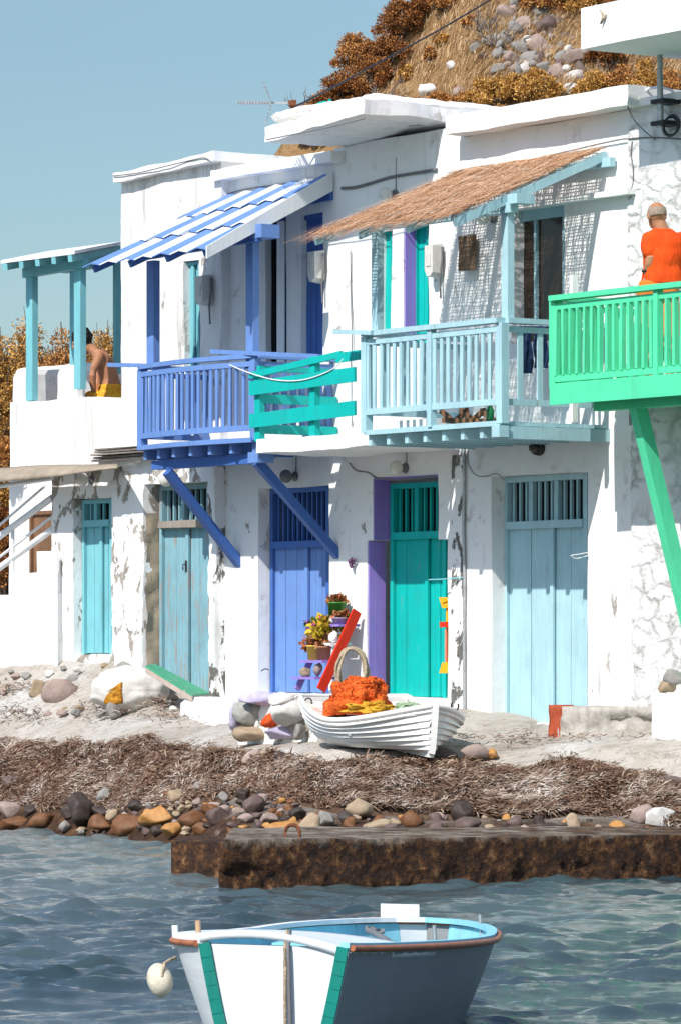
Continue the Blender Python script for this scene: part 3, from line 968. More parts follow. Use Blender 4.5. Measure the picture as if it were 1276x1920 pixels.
# awning
YW = lambda px, t: W(s_of(px, t), t, 0).y
Da = 1.58
FL = at(155, 500, YW(155, Da)); FR = at(386, 466, YW(386, Da)); BR = at(622, 340, YW(622, .02)); BL = at(418, 382, YW(418, .02))
aw = empty('striped_awning', W(s_of(500, .1), .1, BL.z), 'pitched awning of blue and white striped corrugated sheets over the blue balcony', 'awning')
mw = M['white_paint']; mblue = M['blue']
nst = 7; rowsn = 3
for rrow in range(rowsn):
    v0 = rrow / rowsn; v1 = (rrow + 1) / rowsn + (.03 if rrow < rowsn - 1 else 0)
    mbs = [MB(), MB()]
    for k in range(nst):
        u0 = k / nst; u1 = (k + 1) / nst
        q = lambda u, v: (FL * (1 - u) + FR * u) * (1 - v) + (BL * (1 - u) + BR * u) * v
        up = Vector((0, 0, .028 * (rowsn - 1 - rrow) * 0 + .03 * rrow))
        r0 = Vector((0, 0, .0)); r1 = Vector((0, 0, .028))
        c = [q(u0, v0) + up, q((u0 + u1) / 2, v0) + up + r1, q(u1, v0) + up, q(u0, v1) + up, q((u0 + u1) / 2, v1) + up + r1, q(u1, v1) + up]
        dn = Vector((0, 0, -.012))
        vs = c + [x + dn for x in c]
        white = (k + rrow) % 2 == 1
        mbs[1 if white else 0].add(vs, [(0, 1, 4, 3), (1, 2, 5, 4), (6, 9, 10, 7), (7, 10, 11, 8), (0, 6, 7, 1), (1, 7, 8, 2), (3, 4, 10, 9), (4, 5, 11, 10), (0, 3, 9, 6), (2, 8, 11, 5)])
    mbs[0].build('blue_stripes', mblue, aw); mbs[1].build('white_stripes', mw, aw)
dn = Vector((0, 0, -.095))
out = (FR - FL).normalized() * .02
mb = MB().hexa([FR + dn, FR + out + dn, BR + out + dn, BR + dn, FR + Vector((0, 0, .02)), FR + out + Vector((0, 0, .02)), BR + out + Vector((0, 0, .09)), BR + Vector((0, 0, .09))])
mb.build('side_valance', M['white_paint'], aw)
for u in (.05, .35, .65, .95):
    a = FL * (1 - u) + FR * u; b = BL * (1 - u) + BR * u
    MB().bar(a + (b - a) * .04 + Vector((0, 0, -.06)), b + Vector((0, 0, -.06)), .05, .07).build('rafter', M['deep_blue'], aw)
q = lambda u, v: (FL * (1 - u) + FR * u) * (1 - v) + (BL * (1 - u) + BR * u) * v
vb = 0.40
a = q(-.0, vb) + Vector((0, 0, -.15)); b = q(1.02, vb) + Vector((0, 0, -.15))
MB().bar(a, b, .06, .09).build('beam', M['deep_blue'], aw)
MB().bar(BL + Vector((0, 0, -.12)), BR + Vector((0, 0, -.12)), .06, .12).build('wall_plate', M['deep_blue'], aw)
tpn = .9
for px0, px1, y0, y1 in ((275, 299, 488, 690), (461, 485, 428, 690)):
    MB().box(s_of(px0, tpn), s_of(px1 - 11, tpn), tpn - .075, tpn, z_of((px0 + px1) / 2, y1, tpn), z_of((px0 + px1) / 2, y0, tpn)).build('post', M['blue'], aw)
MB().box(s_of(470, tpn + .08), s_of(492, tpn + .08), tpn - .12, tpn + .09, z_of(480, 449, tpn), z_of(480, 424, tpn)).build('post_cap', M['blue'], aw)

# ================================================================== B: teal house
hC = root_at('teal_door_house', 740, 0, 'whitewashed house with a teal door in a purple surround and teal plank balcony', 'house')
zgC = z_of(740, 1318, 0); zmC = z_of(740, 842, 0); ztC = z_of(740, 258, 0)
o1 = (s_of(698, 0), s_of(821, 0), z_of(760, 1012, 0), z_of(760, 892, 0))
o2 = (s_of(688, 0), s_of(839, 0), z_of(760, 1308, 0), z_of(760, 1012, 0))
mb = MB(); wall_panel(mb, s_of(629, 0), s_of(864, 0), zgC - .3, zmC, 0, [o1, o2], 3.0, .06, .014, 1.6, reveal=.22)
mb.build('lower_wall', M['wash'], hC)
oa = (s_of(708, 0), s_of(734, 0), z_of(720, 650, 0), z_of(720, 432, 0)); ob = (s_of(756, 0), s_of(803, 0), z_of(780, 650, 0), z_of(780, 422, 0))
mb = MB(); wall_panel(mb, s_of(625, 0), s_of(864, 0), zmC - .02, ztC, 0, [oa, ob], 3.0, .06, .016, 1.6, 0.006, 4, reveal=.16)
mb.build('upper_wall', M['wash'], hC)
td = -.2
door(hC, s_of(734, td), s_of(838, td), z_of(780, 1308, td), z_of(780, 905, td), td, M['teal'], zt=z_of(780, 1005, td), nbar=8, mull=1, leaves=2, nboard=3, fw=.05, label='tall teal double door with a slatted top', split=.66)
def jamb(root, s, t0, t1, z0, z1, mat, name):
    MB().box(s + .004, s + .02, t0, t1, z0, z1).build(name, mat, root)
mb = MB(); wall_panel(mb, s_of(845, .03), s_of(867, .03), zgC - .1, zmC - .1, .022, [], .1, .05, .012, 2, .015, 5)
mb.build('flaking_pilaster', M['wash_flaking'], hC)
jamb(hC, o1[0], -.2, -.008, o1[2] + .01, o1[3] - .02, M['purple'], 'purple_jamb')
jamb(hC, o2[0], -.2, -.008, o2[2], o2[3] + .0, M['purple'], 'purple_jamb')
MB().box(o1[0] + .02, o1[1] - .01, -.19, -.008, o1[3] - .02, o1[3] - .006).build('purple_lintel', M['purple'], hC)
td = -.08
door(hC, s_of(716, td), s_of(737, td), z_of(720, 650, td), z_of(720, 436, td), td, M['teal'], leaves=1, nboard=1, fw=.02, name='window_shutter')
td = -.15
door(hC, s_of(780, td), s_of(805, td), z_of(780, 650, td), z_of(780, 426, td), td, M['teal'], leaves=1, nboard=2, fw=.025, name='upper_door')
jamb(hC, ob[0], -.15, -.008, ob[2], ob[3], M['purple'], 'purple_jamb')
# roof slab, broad and irregular
Dr = .9
sL, sR = s_of(497, Dr), s_of(686, Dr)
zsl = z_of(590, 213, Dr)
mb = MB()
lumpy(mb, sL, sR, -3.0, Dr, z_of(590, 243, Dr), zsl - .02, .07, .034, 2.2, dz=lambda s, t: (.05 * (s - sL) - .02) if True else 0)
mb.build('roof_slab', M['wash_roof'], hC)
mb = MB()
lumpy(mb, s_of(600, .2), sR - .04, -2.8, Dr - .08, zsl + .0, zsl + .11, .07, .034, 2.4, rnd=.04)
mb.build('roof_parapet', M['wash_roof'], hC)
# teal plank balcony on a white concrete slab
Dt = .98
zdT = z_of(600, 818, Dt)
mb = MB(); lumpy(mb, s_of(481, Dt + .05), s_of(694, Dt + .05), -.02, Dt + .05, zdT - .13, zdT, .08, .018, 2.2)
tb_ = mb.build('balcony_slab', M['wash_worn'], hC)
tb_['label'] = 'rough white concrete balcony slab with a teal plank railing'
sA, sB = s_of(474, Dt), s_of(671, Dt)
for i, (ya, yb, h) in enumerate(((727, 705, .135), (788, 768, .135))):
    z = z_of(572, (ya + yb) / 2, Dt)
    MB().bar(W(sA, Dt + .03, z - .02), W(sB, Dt + .03, z + .025), .025, h).build('railing_plank', M['teal'], tb_)
for px, y0, y1 in ((485, 705, 830), (588, 668, 815)):
    s = s_of(px, Dt - .02)
    MB().box(s - .045, s + .045, Dt - .06, Dt + .0, zdT - .005, z_of(px, y0, Dt)).build('railing_post', M['teal'], tb_)
z = z_of(560, 684, Dt)
MB().bar(W(s_of(470, Dt), Dt + .0, z - .06), W(s_of(640, Dt), Dt + .0, z + .06), .04, .06).build('top_rail', M['teal'], tb_)
MB().bar(W(s_of(636, Dt), Dt + .03, z_of(655, 670, Dt)), W(s_of(680, Dt), Dt + .03, z_of(655, 668, Dt)), .03, .09).build('top_rail', M['teal'], tb_)
for z in (z_of(500, 745, Dt), z_of(500, 802, Dt)):
    MB().bar(W(sA + .02, .02, z), W(sA + .02, Dt - .05, z), .025, .09).build('side_plank', M['teal'], tb_)
MB().bar(W(sA + .02, .02, z_of(480, 690, Dt)), W(sA + .02, Dt - .05, z_of(480, 690, Dt)), .05, .05).build('side_rail', M['teal'], tb_)

# ================================================================== C: light blue house
hD = root_at('pale_blue_house', 1000, 0, 'whitewashed house with a pale blue garage door, a pale blue balcony and a straw awning', 'house')
zgD = z_of(1030, 1372, 0); zmD = z_of(1030, 808, 0); ztD = z_of(1000, 236, 0)
o = (s_of(921, 0), s_of(1101, 0), z_of(1030, 1357, 0), z_of(1030, 887, 0))
mb = MB(); wall_panel(mb, s_of(864, 0), s_of(1190, 0), zgD - .35, zmD, 0, [o], 3.0, .06, .013, 1.5, reveal=.19)
mb.build('lower_wall', M['wash_worn'], hD)
og = (s_of(958, 0), s_of(1057, 0), z_of(1005, 640, 0), z_of(1005, 388, 0))
mb = MB(); wall_panel(mb, s_of(864, 0), s_of(1178, 0), zmD - .02, ztD, 0, [og], 3.0, .06, .014, 1.6, .008, 5, reveal=.14)
mb.build('upper_wall', M['wash_clean'], hD)
td = -.17
door(hD, s_of(946, td), s_of(1103, td), z_of(1030, 1357, td), z_of(1030, 890, td), td, M['pale_blue'], zt=z_of(1030, 984, td), nbar=12, mull=2, leaves=2, nboard=2, fw=.055, label='wide pale blue double door with a slatted top', split=.58)
MB().box(s_of(905, .1), s_of(1105, .1), -.1, .12, zgD - .2, z_of(1030, 1359, 0)).build('door_step', plain('rough_concrete', (0.36, 0.34, 0.31, 1), .95, .1, .35, 12, .9), hD)
# glass balcony door
td = -.1
d = MB().box(s_of(959, td), s_of(1058, td), td - .05, td, z_of(1005, 412, td), z_of(1005, 390, td)).build('glass_door', M['pale_blue'], hD)
for a, b in ((961, 1001), (1004, 1056)):
    MB().box(s_of(a, td), s_of(b, td), td - .06, td - .02 - (.02 if a == 961 else 0), z_of(1005, 640, td), z_of(1005, 412, td)).build('glass_pane', M['glass'], d)
for a in (957, 1001.5, 1055):
    MB().box(s_of(a, td), s_of(a + 4, td), td - .06, td + .01, z_of(1005, 640, td), z_of(1005, 412, td)).build('door_frame', M['pale_blue'], d)
mb = MB(); lumpy(mb, s_of(952, .12), s_of(1176, .12), -.02, .12, z_of(1060, 379, .12), z_of(1060, 373, .12) + .02, .1, .01)
mb.build('lintel_ledge', M['wash_clean'], hD)
# roof
mb = MB()
lumpy(mb, s_of(835, .22), s_of(1176, .22), -3.0, .22, z_of(1000, 226, .22), z_of(1000, 193, .22) + .02, .1, .018, 1.7)
mb.build('roof_slab', M['wash_clean'], hD)
# balcony
Dc = 1.2
zdD = z_of(930, 790, Dc); zrD = z_of(930, 601, Dc)
balD = balcony(hD, M['pale_blue'], s_of(684, Dc), s_of(938, Dc), Dc, zdD, zrD, 20, 5, joists=8, jh=.10, gap=.17, rail_w=.10, mid_posts=(.5,), label='pale blue balcony with straight slats', overhang=.0)
a = at(628, 622, YW(628, Dc + .05)); b = at(700, 624, YW(700, Dc + .05))
MB().bar(a, b, .07, .04).build('washing_rail', M['pale_blue'], balD)
s = s_of(938, Dc)
for k in (0, 1):
    MB().box(s - .06 - .001, s + .05, Dc - .05 - .0, Dc + .055, zdD - .14, zdD - .04).build('beam_end', M['pale_blue'], balD) if k == 0 else \
    MB().box(s - .03, s + .025, .0, Dc - .06, zdD - .15, zdD - .04).build('side_beam', M['pale_blue'], balD)
# straw awning
Dw = 1.72
FL2 = at(580, 441, YW(580, Dw)); FR2 = at(850, 404, YW(850, Dw)); BR2 = at(1138, 276, YW(1138, .03)); BL2 = at(868, 318, YW(868, .03))
aw2 = empty('straw_awning', W(s_of(1000, .1), .1, BL2.z), 'pitched awning thatched with reddish straw on pale blue battens over the pale blue balcony', 'awning')
q2 = lambda u, v: (FL2 * (1 - u) + FR2 * u) * (1 - v) + (BL2 * (1 - u) + BR2 * u) * v
# battens: thin laths with gaps so that the sun comes through striped
for k in range(26):
    u = (k + .5) / 26
    MB().bar(q2(u, 0.0) + Vector((0, 0, -.02)), q2(u, 1.0) + Vector((0, 0, -.02)), .018, .014).build('lath', M['grey_wood'], aw2) if k % 8 == 3 else None
for u in (.02, .33, .66, .985):
    MB().bar(q2(u, .02) + Vector((0, 0, -.07)), q2(u, 1) + Vector((0, 0, -.07)), .05, .075).build('rafter', M['pale_blue'], aw2)
MB().bar(q2(-.0, .36) + Vector((0, 0, -.15)), q2(1.03, .36) + Vector((0, 0, -.15)), .08, .09).build('beam', M['pale_blue'], aw2)
MB().bar(q2(.0, .985) + Vector((0, 0, -.13)), q2(1.05, .985) + Vector((0, 0, -.13)), .06, .08).build('wall_plate', M['pale_blue'], aw2)
rr = random.Random(11)
mb = MB()
NROW = 84
for k in range(NROW):      # closely laid reeds across the slope, leaving slits of light
    v = (k + .5) / NROW
    pts = []
    for i in range(9):
        u = i / 8
        pts.append(q2(u, min(1, max(-.03, v + rr.uniform(-.003, .003)))) + Vector((0, 0, .006 + rr.uniform(-.006, .006))))
    mb.tube(pts, rr.uniform(.0035, .0058), 4, False, False)
reed(q2(0, -.02), q2(1, -.02), q2(1, 1), q2(0, 1), 2600, None, mb, 3, .30, .0042)
M['straw'] = island_mat('reddish_straw', [(0.0, (0.24, 0.10, 0.045, 1)), (0.3, (0.46, 0.24, 0.125, 1)), (0.7, (0.62, 0.37, 0.22, 1)), (1.0, (0.74, 0.54, 0.38, 1))], .85)
mb.build('thatch', M['straw'], aw2, recalc=False)
for px0, px1, y0, y1, t in ((939, 962, 368, 596, 1.12), (696, 718, 425, 618, 1.16)):
    MB().box(s_of(px0, t), s_of(px1 - 11, t), t - .07, t, z_of((px0 + px1) / 2, y1, t), z_of((px0 + px1) / 2, y0, t)).build('post', M['pale_blue'], aw2)
MB().box(s_of(950, 1.2), s_of(968, 1.2), 1.0, 1.2, z_of(960, 383, 1.15), z_of(960, 365, 1.15)).build('post_cap', M['pale_blue'], aw2)

# ================================================================== D: rubble house with the green balcony
hE = root_at('rubble_house', 1300, 0, 'rough whitewashed rubble stone house at the right with a bright green balcony', 'house')
zgE = z_of(1240, 1385, 0)
mb = MB(); wall_panel(mb, s_of(1189, .0), s_of(1189, 0) + 3.2, zgE - .4, zmD + .1, .03, [], 3.0, .045, .014, 1.8, 0.03, 3.0)
mb.build('lower_wall', M['wash_stone'], hE)
mb = MB(); wall_panel(mb, s_of(1180, 0), s_of(1180, 0) + 3.2, zmD + .1, z_of(1230, 184, 0), .02, [], 3.0, .05, .012, 1.6, 0.018, 3.0)
mb.build('upper_wall', M['wash_stone'], hE)
mb = MB(); lumpy(mb, s_of(1183, .08), s_of(1183, 0) + 3.2, -3.0, .09, z_of(1230, 192, .1), z_of(1230, 178, .1), .12, .02, 1.6)
mb.build('roof_slab', M['wash_clean'], hE)
Ds = .95
mb = MB(); lumpy(mb, s_of(1088, Ds), s_of(1088, Ds) + 4.2, -2.5, Ds, z_of(1088, 92, Ds), z_of(1088, 15, Ds), .15, .008, 1.2)
up_ = mb.build('upper_canopy', M['wash_clean'], hE)
mb = MB(); wall_panel(mb, s_of(1330, -.4), s_of(1330, -.4) + 3, z_of(1230, 190, 0), z_of(1230, 40, 0), -.5, [], 2, .15, .01)
mb.build('rooftop_room', M['wash_clean'], hE)
# green balcony
Dg = 1.02
sG0 = s_of(1037, Dg); sG1 = sG0 + 3.3
zdG = z_of(1037, 722, Dg); zrG = z_of(1037, 560, Dg)
balG = balcony(hE, M['green'], sG0, sG1, Dg, zdG, zrG, 33, 8, joists=8, jh=.10, gap=.05, rail_w=.12, fascia=.14, mid_posts=(.43, .86), bw=.0165, bt=.048, label='bright green balcony with deep flat slats', sides=(True, True))
zb_ = zdG - .035 - .10
MB().box(s_of(1112, .84), sG1, .72, .84, zb_ - .10, zb_ - .004).build('edge_beam', M['green'], balG)
for sx in (s_of(1190, .8), s_of(1190, .8) + 2.0):
    a = W(sx, .78, zb_ - .06); 
    b = W(sx + .02, .03, zb_ - 2.55)
    MB().bar(a, b, .10, .12).build('strut', M['green'], balG)
# ================================================================== concrete pier
m = Mat('weedy_concrete', 0.75, 0.3)
gp = m.n('ShaderNodeNewGeometry'); sp = m.n('ShaderNodeSeparateXYZ'); m.l(gp.outputs['Position'], sp.inputs[0])
n1 = m.noise(4.0, detail=9, rough=0.72); n2 = m.noise(13, detail=6, rough=.7)
dry = m.ramp(n1, [(0.35, (0.13, 0.095, 0.065, 1)), (0.6, (0.34, 0.29, 0.235, 1))])
weed = m.ramp(n2, [(0.30, (0.012, 0.008, 0.006, 1)), (0.47, (0.045, 0.020, 0.010, 1)), (0.58, (0.13, 0.055, 0.018, 1)), (0.70, (0.33, 0.20, 0.10, 1))])
f = m.ramp(m.math('ADD', sp.outputs['Z'], m.math('MULTIPLY', m.math('SUBTRACT', n1, .5), .35)), [(0.29, 1.0), (0.37, 0.0)])
m.base(m.mix(f, dry, weed)); m.bump(n2, 1.0, 0.06); m.bump(n1, .8, .05)
M['pier'] = m.m
def rock_block(mb, quad, zb, zt, res, amp, seed, drop=0.0):
    """quad: four world corners (front left, front right, back right, back left); rough weedy block"""
    fl, fr, br, bl = [Vector(q) for q in quad]
    nu = max(4, int((fr - fl).length / res)); nv = max(3, int((bl - fl).length / res)); nw = max(3, int((zt - zb) / res))
    idx = {}; vs = []; fs = []
    def vid(i, j, k):
        if (i, j, k) in idx: return idx[(i, j, k)]
        u, v, w = i / nu, j / nv, k / nw
        p = (fl * (1 - u) + fr * u) * (1 - v) + (bl * (1 - u) + br * u) * v
        p = Vector((p.x, p.y, zb + (zt - drop * u - zb) * w))
        a = amp * (1.0 if w < .8 else .28)
        d = nz(p + Vector((seed, 0, 0)), 1.4) * a + nz(p, 5) * a * .8 + nz(p, 14) * a * .45
        d.z *= .5
        if w < .5 and j == 0: d += Vector((0, -.10 * (.5 - w), 0))
        idx[(i, j, k)] = len(vs); vs.append(p + d); return idx[(i, j, k)]
    for i in range(nu):
        for j in range(nv): fs.append((vid(i, j, nw), vid(i + 1, j, nw), vid(i + 1, j + 1, nw), vid(i, j + 1, nw)))
    for k in range(nw):
        for i in range(nu):
            for j in (0, nv): fs.append((vid(i, j, k), vid(i + 1, j, k), vid(i + 1, j, k + 1), vid(i, j, k + 1)))
        for j in range(nv):
            for i in (0, nu): fs.append((vid(i, j, k), vid(i, j + 1, k), vid(i, j + 1, k + 1), vid(i, j, k + 1)))
    return mb.add(vs, fs, True)
pe = empty('pier', (0.8, 32.5, -0.5), 'low brown weed-covered concrete pier along the water', 'pier')
mb = MB()
A = at(420, 1590, 30.9); B = at(1300, 1572, 33.15); B2 = B + (B - A) * .35
rock_block(mb, [(A.x, A.y, 0), (B2.x, B2.y, 0), (B2.x - .1, B2.y + 1.05, 0), (A.x + .02, A.y + 2.2, 0)], -.6, .36, .045, .062, 3, .08)
mb.build('main_block', M['pier'], pe)
mb = MB()
A = at(322, 1580, 33.4); B = at(450, 1580, 33.0)
rock_block(mb, [(A.x, A.y, 0), (B.x, B.y, 0), (B.x, B.y + 1.3, 0), (A.x + .05, A.y + 1.0, 0)], -.5, .24, .05, .08, 9)
mb.build('lower_block', M['pier'], pe)
p = at(548, 1572, 31.6); p.z = .30
mb = MB()
mb.tube([p + Vector((.055 * math.cos(a), .02 * math.sin(a), .075 + .065 * math.sin(a))) for a in [i * 2 * math.pi / 18 for i in range(19)]], .014, 8)
mb.tube([p + Vector((0, 0, -.06)), p + Vector((0, 0, .02))], .02, 8)
top('mooring_ring', mb, M['rust'], 'rusty iron mooring ring standing on the weedy end of the pier', 'ring')

# ================================================================== rocks
def rock_mesh(mb, c, rx, ry, rz, seed, n=10, facet=.22, rot=None):
    vs = []; fs = []
    bm = bmesh.new(); bmesh.ops.create_icosphere(bm, subdivisions=3 if n > 8 else 2, radius=1)
    rr = random.Random(seed)
    planes = []
    for _ in range(13):
        d = Vector((rr.gauss(0, 1), rr.gauss(0, 1), rr.gauss(0, 1))).normalized(); planes.append((d, rr.uniform(.50, .88)))
    for v in bm.verts:
        q = v.co.copy()
        if facet:
            for d, h in planes:
                e = q.dot(d) - h
                if e > 0: q -= d * e * (.93 if facet > .15 else .5)
        q *= 1.12 + .12 * mnoise.noise(q * 1.6 + Vector((seed, 0, 0))) + .05 * mnoise.noise(q * 4 + Vector((0, seed, 0)))
        p = Vector((q.x * rx, q.y * ry, q.z * rz))
        if rot is not None: p = rot @ p
        v.co = p + Vector(c)
    bm.verts.ensure_lookup_table()
    vs = [v.co.copy() for v in bm.verts]; fs = [[v.index for v in f.verts] for f in bm.faces]
    bm.free()
    return mb.add(vs, fs, True)

def rock_material(name, a, b, wet=False):
    m = Mat(name, 0.55 if wet else 0.88, 0.35 if wet else 0.12)
    n = m.noise(7, detail=8, rough=.7)
    dust = m.ramp(m.noise(2.3, detail=6, rough=.7), [(.45, 0.0), (.7, .55)])
    m.base(m.mix(dust, m.ramp(n, [(0.32, a), (0.68, b)]), (a[0] * .55 + .05, a[1] * .55 + .04, a[2] * .55 + .03, 1))); m.bump(n, .9, .02); m.bump(m.noise(40, detail=3), .2, .004)
    return m.m
RK = {
    'grey': rock_material('grey_stone', (0.20, 0.19, 0.175, 1), (0.34, 0.32, 0.30, 1)),
    'tan': rock_material('tan_stone', (0.27, 0.20, 0.13, 1), (0.44, 0.34, 0.24, 1)),
    'orange': rock_material('orange_stone', (0.33, 0.14, 0.035, 1), (0.58, 0.31, 0.10, 1), True),
    'rust': rock_material('rust_brown_stone', (0.10, 0.040, 0.015, 1), (0.24, 0.10, 0.035, 1), True),
    'dark': rock_material('dark_wet_stone', (0.022, 0.016, 0.014, 1), (0.075, 0.05, 0.042, 1), True),
    'mauve': rock_material('mauve_brown_stone', (0.085, 0.055, 0.05, 1), (0.17, 0.115, 0.10, 1), True),
    'white': rock_material('pale_stone', (0.50, 0.48, 0.45, 1), (0.72, 0.70, 0.67, 1)),
    'pink': rock_material('pinkish_stone', (0.26, 0.19, 0.165, 1), (0.42, 0.33, 0.29, 1)),
}
CN = {'grey': 'grey', 'tan': 'tan', 'orange': 'orange', 'rust': 'rust brown', 'dark': 'dark wet', 'mauve': 'mauve brown', 'white': 'white', 'pink': 'pinkish grey'}
def shore_stone(px, pyb, w, h, colr, label, group, seed, cat='stone', name='shore_stone', flat=.8):
    p = ground_hit(px, pyb)
    k = p.y / FPX
    rx = w / 2 * k; rz = h / 2 * k * 1.12
    mb = MB(); rot = Matrix.Rotation(random.Random(seed).uniform(-.25, .25), 3, 'Y')
    rock_mesh(mb, p + Vector((0, .0, rz * .66)), rx, max(rx * flat, rz * .9), rz, seed, rot=rot)
    return top(name, mb, RK[colr], label, cat, group, base=p)
GRP = 'stones along the waterline'
BIG = [
    (333, 1508, 42, 36, 'tan', 'round tan grey stone, topmost in the stone heap left of the pier'),
    (375, 1490, 38, 28, 'grey', 'smooth grey stone beside the round tan stone'),
    (296, 1548, 74, 40, 'orange', 'largest bright orange stone in the heap at the left waterline'),
    (152, 1546, 60, 62, 'dark', 'tall dark brown wet boulder at the left end of the stone heap'),
    (238, 1562, 72, 38, 'rust', 'wet rust orange wedge of rock at the water edge below the orange stone'),
    (325, 1566, 52, 26, 'orange', 'low amber stone half in the water right of the rust orange wedge'),
    (190, 1556, 56, 30, 'rust', 'sloping brown slab between the dark boulder and the rust orange wedge'),
    (358, 1549, 62, 30, 'rust', 'glossy rust brown stone right of the bright orange stone'),
    (412, 1543, 50, 36, 'mauve', 'dark plum coloured stone near the middle of the heap'),
    (374, 1564, 36, 26, 'rust', 'small domed brown stone at the water in front of the heap'),
    (475, 1522, 44, 34, 'mauve', 'upright mauve brown stone behind the ochre stones'),
    (535, 1565, 76, 34, 'orange', 'long ochre stone just behind the rusty mooring ring'),
    (580, 1566, 50, 44, 'tan', 'pointed tan stone right of the mooring ring'),
    (612, 1548, 38, 32, 'grey', 'pale grey round stone beside the pointed tan stone'),
    (670, 1526, 54, 32, 'tan', 'flat pale tan slab propped on the seaweed above the pier'),
    (705, 1557, 60, 22, 'tan', 'low cream yellow stone lying on the pier edge'),
    (770, 1550, 52, 34, 'rust', 'rust coloured stone between the cream stone and the dark block'),
    (868, 1540, 42, 42, 'dark', 'dark square stone standing on the pier under the seaweed'),
    (874, 1559, 62, 28, 'mauve', 'grey brown stone in front of the dark square stone'),
    (1074, 1556, 28, 32, 'tan', 'small upright cream stone on the right part of the pier'),
    (1238, 1549, 64, 44, 'white', 'large white boulder on the pier at the right edge'),
    (1200, 1547, 52, 46, 'pink', 'pinkish grey boulder leaning beside the large white boulder'),
    (1160, 1556, 36, 18, 'orange', 'small ochre stone left of the pinkish boulder'),
    (886, 1421, 58, 30, 'pink', 'smooth brown cobble lying right of the dinghy'),
    (832, 1422, 52, 20, 'mauve', 'flat brown cobble under the stem of the dinghy'),
    (921, 1420, 30, 17, 'orange', 'little orange pebble beside the brown cobble near the dinghy'),
    (478, 1434, 46, 28, 'pink', 'dull brown stone at the upper edge of the seaweed'),
    (526, 1430, 30, 20, 'dark', 'small black stone on the upper edge of the seaweed'),
    (505, 1428, 40, 22, 'tan', 'buff stone between the dull brown and the black stone'),
    (22, 1482, 50, 34, 'mauve', 'brown boulder in the seaweed at the left edge'),
    (1262, 1480, 60, 28, 'mauve', 'brown rock poking out of the seaweed at the right edge'),
    (80, 1548, 70, 30, 'rust', 'long low brown rock at the far left waterline'),
    (30, 1552, 60, 26, 'rust', 'flat brown rock at the left edge of the water'),
    (240, 1272, 46, 36, 'grey', 'grey boulder resting behind the white sack'),
    (212, 1342, 34, 30, 'grey', 'round grey stone leaning on the front of the white sack'),
    (190, 1344, 18, 12, 'grey', 'small grey pebble left of the round stone at the sack'),
    (110, 1316, 66, 50, 'pink', 'rough brown boulder on the terrace left of the sack'),
    (70, 1306, 40, 34, 'tan', 'pale boulder beside the rough brown boulder on the terrace'),
    (1248, 1302, 34, 30, 'tan', 'brown stone on top of the white block at the right edge'),
    (1266, 1290, 44, 36, 'grey', 'grey stone behind the brown stone on the white block'),
]
for i, (px, pyb, w, h, c_, lb) in enumerate(BIG):
    if px > 1240 and pyb < 1310:
        p = at(px, pyb, 36.75); k = p.y / FPX
        mb = MB(); rock_mesh(mb, p + Vector((0, 0, h / 2 * k)), w / 2 * k, w / 2 * k * .8, h / 2 * k, 40 + i)
        top('stone', mb, RK[c_], lb, 'stone')
        continue
    shore_stone(px, pyb, w, h, c_, lb, None, 40 + i, name='stone')
rr = random.Random(21)
small = []
def try_small(px, pyb, w):
    for (a, b, c) in small + [(q[0], q[1], q[2] * .8) for q in BIG]:
        if abs(a - px) < (w + c) * .36 and abs(b - pyb) < (w + c) * .16: return False
    small.append((px, pyb, w)); return True
def small_stone(px, pyb, w, k, where):
    h = w * rr.uniform(.45, .85)
    c_ = rr.choices(['mauve', 'dark', 'rust', 'grey', 'tan', 'orange', 'pink'], [5, 4, 4, 2, 2, 2, 2])[0]
    shore_stone(px, pyb, w, h, c_, 'small %s pebble among the stones %s' % (CN[c_], where), 'small %s pebbles %s' % (CN[c_], where), 300 + k, name='pebble', cat='pebble')
k = 0
for _ in range(1500):
    px = rr.uniform(150, 560); lo = 1492 + max(0, (300 - px)) * .12; hi = 1568
    pyb = rr.uniform(lo, hi); w = rr.choice((rr.uniform(10, 22), rr.uniform(16, 40)))
    if try_small(px, pyb, w): small_stone(px, pyb, w, k, 'left of the pier'); k += 1
for _ in range(200):
    px = rr.uniform(560, 1290); pyb = rr.uniform(1535, 1562); w = rr.uniform(10, 34)
    if try_small(px, pyb, w): small_stone(px, pyb, w, k, 'behind the pier'); k += 1
for _ in range(60):
    px = rr.uniform(-40, 150); pyb = rr.uniform(1530, 1556); w = rr.uniform(20, 50)
    if try_small(px, pyb, w): small_stone(px, pyb, w, k, 'at the left shore'); k += 1

for _ in range(400):
    px = rr.uniform(-20, 330); pyb = rr.uniform(1252, 1345); w = rr.uniform(6, 24)
    if 150 < px < 320 and pyb > 1270: continue
    if px < 112 and pyb < 1262: continue
    if k > 420: break
    if try_small(px, pyb, w * 1.6):
        c_ = rr.choice(['tan', 'grey', 'white', 'pink', 'tan', 'pink', 'mauve']); shore_stone(px, pyb, w, w * rr.uniform(.45, .8), c_, 'small %s rubble stone on the terrace below the left doors' % CN[c_], 'small %s rubble stones below the left doors' % CN[c_], 1300 + k, name='rubble_stone'); k += 1
